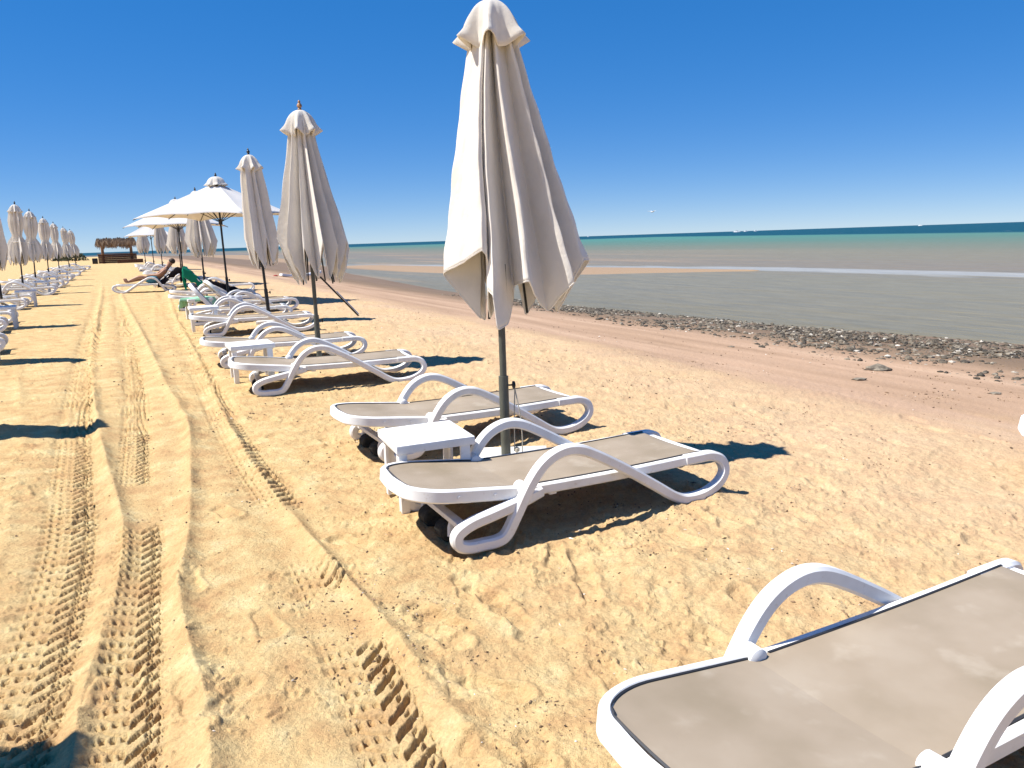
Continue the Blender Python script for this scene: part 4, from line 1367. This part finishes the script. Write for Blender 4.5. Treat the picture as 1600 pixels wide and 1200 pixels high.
person_reclining(26.9, 1.72, -6, 'sunbather in blue shorts reclining with legs towards the path')

# ================================================================== STONES
ico = bmesh.new(); bmesh.ops.create_icosphere(ico, subdivisions=1, radius=1.0)
IV = np.array([v.co[:] for v in ico.verts]); ico.verts.index_update(); IF = np.array([[v.index for v in f.verts] for f in ico.faces]); ico.free()
ico = bmesh.new(); bmesh.ops.create_icosphere(ico, subdivisions=2, radius=1.0)
IV2 = np.array([v.co[:] for v in ico.verts]); ico.verts.index_update(); IF2 = np.array([[v.index for v in f.verts] for f in ico.faces]); ico.free()


def stone_verts(g, base, size):
    d = base * (1 + g.uniform(-0.22, 0.22, (len(base), 1)))
    sc = size * np.array([g.uniform(0.8, 1.5), g.uniform(0.7, 1.1), g.uniform(0.40, 0.75)])
    a = g.uniform(0, 6.28); ca, sa = math.cos(a), math.sin(a)
    d = d * sc
    return d @ np.array([[ca, sa, 0], [-sa, ca, 0], [0, 0, 1]])


pg = np.random.default_rng(77)
V = []; F = []; off = 0; big = []
tries = 0
while tries < 60000:
    tries += 1
    s_ = 2 + 26 * pg.random() ** 1.35
    uw = float(np.interp(s_, WL_S, WL_U))
    lo = uw - float(np.interp(s_, [5, 8, 10, 13, 18, 22, 28], [4.5, 4.2, 3.6, 2.9, 1.8, 0.9, 0.4])) + 0.22 * math.sin(s_ * 1.3) + 0.12 * math.sin(s_ * 4.1)
    u_ = lo + (uw + 0.25 - lo) * pg.random() ** 0.9
    if pg.random() < 0.06: u_ = lo - 0.9 * pg.random()
    # clumps and pools
    cl = float(fbm(np.array([s_]), np.array([u_]), 0.8, 2, 7)[0])
    if cl < -0.20: continue
    if off >= 18000 * 12: break
    size = 0.012 + 0.044 * pg.random() ** 3.8
    x, y = xy(s_, u_)
    z = gz(x, y)
    if size > 0.050 and s_ < 14 and len(big) < 18:
        big.append((x, y, z, size)); continue
    vv = stone_verts(pg, IV, size) + np.array([x, y, z + size * 0.12])
    V.append(vv); F.append(IF + off); off += len(vv)
me = bpy.data.meshes.new('shore_pebbles')
me.from_pydata(np.concatenate(V).tolist(), [], np.concatenate(F).tolist())
me.materials.append(M['stone'])
o = bpy.data.objects.new('shore_pebbles', me); COL.objects.link(o)
tag(o, 'band of grey and brown pebbles along the water line', 'pebbles', kind='stuff')


def scatter_grit():
    g = np.random.default_rng(123)
    n = 60000
    rr = 1.5 * np.exp(g.random(n) * math.log(12)); aa = g.uniform(-R(38), R(40), n)
    x, y = rr * np.sin(aa), rr * np.cos(aa)
    s_, u_ = su_np(x, y)
    dens = sstep(-0.05, 0.30, fbm(x, y, 1.6, 3, 310)) * sstep(0.0, 0.25, fbm(x, y, 6.0, 2, 320)) + 0.05
    dens = np.where(u_ < 0.5, dens * 0.35, dens) * (0.45 + 0.55 * sstep(2, 4.5, rr))
    keep = (g.random(n) < dens) & (u_ < 10.5)
    x, y, rr = x[keep], y[keep], rr[keep]
    m = min(len(x), 9000); x, y, rr = x[:m], y[:m], rr[:m]
    z = surf_z(x, y)
    base = np.array([(1, 0, 0), (-1, 0, 0), (0, 1, 0), (0, -1, 0), (0, 0, 1), (0, 0, -1)], float)
    tri = np.array([(0, 2, 4), (2, 1, 4), (1, 3, 4), (3, 0, 4), (2, 0, 5), (1, 2, 5), (3, 1, 5), (0, 3, 5)])
    size = (0.0016 + 0.0052 * g.random(m) ** 3) * (0.55 + 0.13 * np.minimum(rr, 8))
    sc = np.stack([size * g.uniform(0.8, 2.2, m), size * g.uniform(0.6, 1.1, m), size * g.uniform(0.6, 1.0, m)], -1)
    a = g.uniform(0, 6.28, m); ca, sa = np.cos(a), np.sin(a)
    V = base[None] * (1 + g.uniform(-0.3, 0.3, (m, 6, 1))) * sc[:, None, :]
    X = V[..., 0] * ca[:, None] - V[..., 1] * sa[:, None] + x[:, None]
    Y = V[..., 0] * sa[:, None] + V[..., 1] * ca[:, None] + y[:, None]
    Z = V[..., 2] + (z + size * 0.45)[:, None]
    co = np.stack([X, Y, Z], -1).reshape(-1, 3)
    f = (tri[None] + (np.arange(m) * 6)[:, None, None]).reshape(-1, 3)
    me = bpy.data.meshes.new('sand_grit')
    me.from_pydata(co.tolist(), [], f.tolist())
    me.materials.append(M['grit'])
    o = bpy.data.objects.new('sand_grit', me); COL.objects.link(o)
    tag(o, 'scattered dark grit, crumbs and shell bits on the sand', 'grit', kind='stuff')


scatter_grit()


def rock(name, x, y, z, size, dims, seed, label, group=None, dark=False):
    g = np.random.default_rng(seed)
    vv = IV2 * (1 + g.uniform(-0.13, 0.13, (len(IV2), 1)))
    nz = np.array([1 + 0.25 * math.sin(3 * v[0] + seed) * math.sin(4 * v[1] + 2 * v[2]) for v in IV2])[:, None]
    vv = vv * nz * np.array(dims) * size
    me = bpy.data.meshes.new(name)
    me.from_pydata(vv.tolist(), [], IF2.tolist())
    me.materials.append(M['stone'])
    o = bpy.data.objects.new(name, me); COL.objects.link(o)
    o.location = (x, y, z + size * dims[2] * 0.35); o.rotation_euler = (0, 0, g.uniform(0, 6.28) if not dark else 0)
    tag(o, label, 'rock', group)
    return o


for k, (x, y, z, size) in enumerate(big):
    rock('stone', x, y, z, size, (1.3, 0.95, 0.6), 300 + k, 'larger loose stone lying in the pebble band at the water line', 'larger stones in the pebble band')
for (s_, u_, sz, dm, lab) in [(6.36, 8.24, 0.16, (1.0, 0.55, 0.34), 'flat grey rock lying alone on the damp sand below the pebbles'),
                              (5.83, 7.26, 0.07, (1.1, 0.7, 0.4), 'small dark stone on pale sand left of the flat grey rock'),
                              (4.7, 7.9, 0.05, (1.3, 0.8, 0.4), 'small dark stone near the right edge on damp sand'),
                              (4.95, 8.9, 0.05, (1.3, 0.8, 0.4), 'dark stone close below the pebbles near the right edge'),
                              (8.9, 8.2, 0.045, (1.3, 0.8, 0.4), 'lone brown stone on damp sand left of the flat grey rock')]:
    x, y = xy(s_, u_)
    rock('rock', x, y, gz(x, y), sz, dm, int(s_ * 100), lab, dark=True)

# ================================================================== FAR THINGS
BAR_T = -0.4995
# thatched bar: two posts, shaggy roof, boarded counter
bx, by = BAR_T * 84, 84.0
pav = empty('beach_bar', (bx, by, gz(bx, by)), R(27))
pav.scale = (0.95, 0.95, 0.98)
tag(pav, 'thatched beach bar with two posts and red brown counter at the end of the path', 'beach bar')
for sx in (-1.45, 1.45):
    m_ = MB(); m_.tube([(sx, 0, 0), (sx, 0, 2.1)], 0.16, 10, up=Vector((0, 1, 0))); m_.build('post', M['wood'], pav)
for k in range(5):
    m_ = MB(); m_.box((0, -0.55, 0.12 + 0.19 * k), (3.9, 0.10, 0.18), bev=0.02); m_.build('board', M['brick'], pav)
m_ = MB(); m_.box((0.0, -0.5, 1.03), (4.1, 0.7, 0.07), bev=0.02); m_.build('counter_top', M['wood'], pav)
m_ = MB(); m_.box((-2.3, -0.3, 0.30), (0.55, 0.6, 0.6), bev=0.03); m_.build('crate', M['dark'], pav)
m_ = MB(); m_.box((1.2, -2.2, 0.2), (2.6, 0.15, 0.4), bev=0.03); m_.build('low_wall', M['brick'], pav)
m_ = MB()
g_ = np.random.default_rng(9)
m_.box((0, 0, 2.26), (3.2, 1.3, 0.10))
for k in range(900):
    a = g_.uniform(-1.95, 1.95); b = g_.uniform(-1.0, 1.0)
    top = 2.30 + 0.36 * (1 - abs(b)) + 0.05 * math.sin(a * 5.3) + g_.uniform(-.08, .10)
    ln = g_.uniform(0.30, 0.80); dx, dy = g_.uniform(-0.25, 0.25), math.copysign(g_.uniform(0.1, 0.3), b)
    w = g_.uniform(0.02, 0.05)
    p0 = Vector((a, b, top)); p1_ = Vector((a + dx, b + dy, top - ln))
    m_.add([p0 + Vector((-w, 0, 0)), p0 + Vector((w, 0, 0)), p1_ + Vector((w * .6, 0.02, 0)), p1_ + Vector((-w * .6, 0.02, 0)), p0 + Vector((0, .03, .03)), p1_ + Vector((0, .05, 0.02))],
           [(0, 1, 2, 3), (0, 3, 5, 4), (1, 4, 5, 2)])
th = m_.build('thatch_roof', M['thatch'], pav, smooth=False); th['kind'] = 'stuff'

# scrub and a low dune beyond the bar


def bush(x, y, w, h, seed, label):
    o = empty('bush', (x, y, gz(x, y)))
    tag(o, label, 'bush')
    t = MB()
    g = np.random.default_rng(seed)
    for k in range(6):
        t.tube([(g.uniform(-.2, .2) * w, g.uniform(-.2, .2) * w, 0), (g.uniform(-.5, .5) * w, g.uniform(-.4, .4) * w, h * 0.7)], lambda f: 0.05 - 0.03 * f, 5)
    t.build('stem', M['wood'], o)
    f = MB()
    for k in range(700):
        a = g.uniform(0, 6.28); rr = math.sqrt(g.random()); zz = g.random()
        p = Vector((math.cos(a) * rr * w * (1 - 0.4 * zz), math.sin(a) * rr * w * 0.6, h * (0.08 + 0.92 * zz) * (1 - 0.5 * rr * rr) * g.uniform(.8, 1.1)))
        d1 = Vector(g.normal(size=3)).normalized() * 0.18; d2 = Vector(g.normal(size=3)).normalized() * 0.10
        f.add([p - d1, p + d2, p + d1, p - d2], [(0, 1, 2, 3)])
    f.build('foliage', M['leaf'], o, smooth=False)


bush(-0.556 * 120, 120.0, 2.4, 1.7, 4, 'dark green scrub bush on the dune left of the beach bar')
bush(-0.572 * 128, 128.0, 1.6, 1.1, 6, 'smaller scrub bush left of the dark green one')

# low white board by the water
bb = xy(44, 9.0)
bo = empty('paddle_board', (bb[0], bb[1], gz(*bb)), R(60))
tag(bo, 'low white board lying on the sand near the water beyond the parasols', 'board')
m_ = MB()
rows = []
m_.sweep([(-1.5 + 3.0 * k / 16, 0, 0.16 + 0.10 * ((k - 8) / 8) ** 4) for k in range(17)], lambda f: rrect(0.72 * max(0.12, math.sin(math.pi * min(max(f, .03), .97)) ** 0.5), 0.12, 0.007), up=Vector((0, 1, 0)))
m_.build('deck', M['hullwhite'], bo)
m_ = MB(); m_.lathe([(0.05, 0), (0.13, 0.03), (0.12, 0.22), (0.05, 0.25)], (-1.6, 0.3, 0), 10); m_.build('float', M['red'], bo)


# boats on the horizon
def boat(az, D, L, label):
    o = empty('motor_boat', (D * math.sin(R(az)), D * math.cos(R(az)), SEA_Z), R(-az + random.uniform(-25, 25)))
    tag(o, label, 'boat', 'boats far out on the sea')
    h = MB()
    h.sweep([(-L / 2 + L * k / 10, 0, L * 0.075 + 0.02 * L * (k / 10) ** 2) for k in range(11)],
            lambda f: [(L * .15 * (1 - max(0, f - .5) * 1.7), -L * .06), (L * .11 * (1 - max(0, f - .5) * 1.8), L * .07), (-L * .11 * (1 - max(0, f - .5) * 1.8), L * .07), (-L * .15 * (1 - max(0, f - .5) * 1.7), -L * .06)], up=Vector((0, 1, 0)))
    h.build('hull', M['hullwhite'], o, smooth=False)
    c_ = MB(); c_.box((-L * .08, 0, L * .19), (L * .46, L * .2, L * .12), bev=L * .02); cb = c_.build('cabin', M['hullwhite'], o)
    w_ = MB(); w_.box((-L * .08, 0, L * .20), (L * .40, L * .205, L * .045)); w_.build('window', M['glass'], cb)
    f_ = MB(); f_.box((-L * .14, 0, L * .29), (L * .26, L * .17, L * .05), bev=L * .01); f_.build('flybridge', M['hullwhite'], o)
    m2 = MB(); m2.tube([(-L * .1, 0, L * .3), (-L * .12, 0, L * .46)], L * .008, 6); m2.build('mast', M['hullwhite'], o)


for az, D, L, lab in [(16.39, 1900, 15, 'white motor boat on the horizon, leftmost of the cluster of three'), (17.00, 2300, 12, 'white motor boat on the horizon, middle of the cluster of three'),
                      (17.66, 2600, 12, 'white motor boat on the horizon, rightmost of the cluster of three'), (5.96, 2700, 10, 'tiny white boat on the horizon just right of the near parasol'),
                      (27.87, 3000, 12, 'tiny white boat alone on the horizon at right')]:
    boat(az, D, L, lab)

# gull above the sea
gx, gy, gzv = 7.05, 38.0, 2.60
gl = empty('gull', (gx, gy, gzv), R(30)); gl.scale = (0.62,) * 3
tag(gl, 'white gull gliding low above the sea', 'bird')
m_ = MB(); m_.tube([(-0.17, 0, 0), (-0.10, 0, 0.0), (0.02, 0, 0.01), (0.12, 0, 0.02), (0.17, 0, 0.015)], lambda f: (0.012, 0.035, 0.05, 0.035, 0.01)[int(round(f * 4))], 8, up=Vector((0, 1, 0))); m_.build('body', M['hullwhite'], gl)
for sg in (-1, 1):
    m_ = MB()
    m_.sweep([(0.03, sg * 0.03, 0.01), (0.05, sg * 0.22, 0.09), (-0.02, sg * 0.50, 0.07)], lambda f: [(0.07 * (1 - .7 * f), 0.006), (-0.07 * (1 - .5 * f), 0.004), (-0.07 * (1 - .5 * f), -0.004), (0.07 * (1 - .7 * f), -0.006)], up=Vector((1, 0, 0)))
    m_.build('wing', M['hullwhite'], gl)
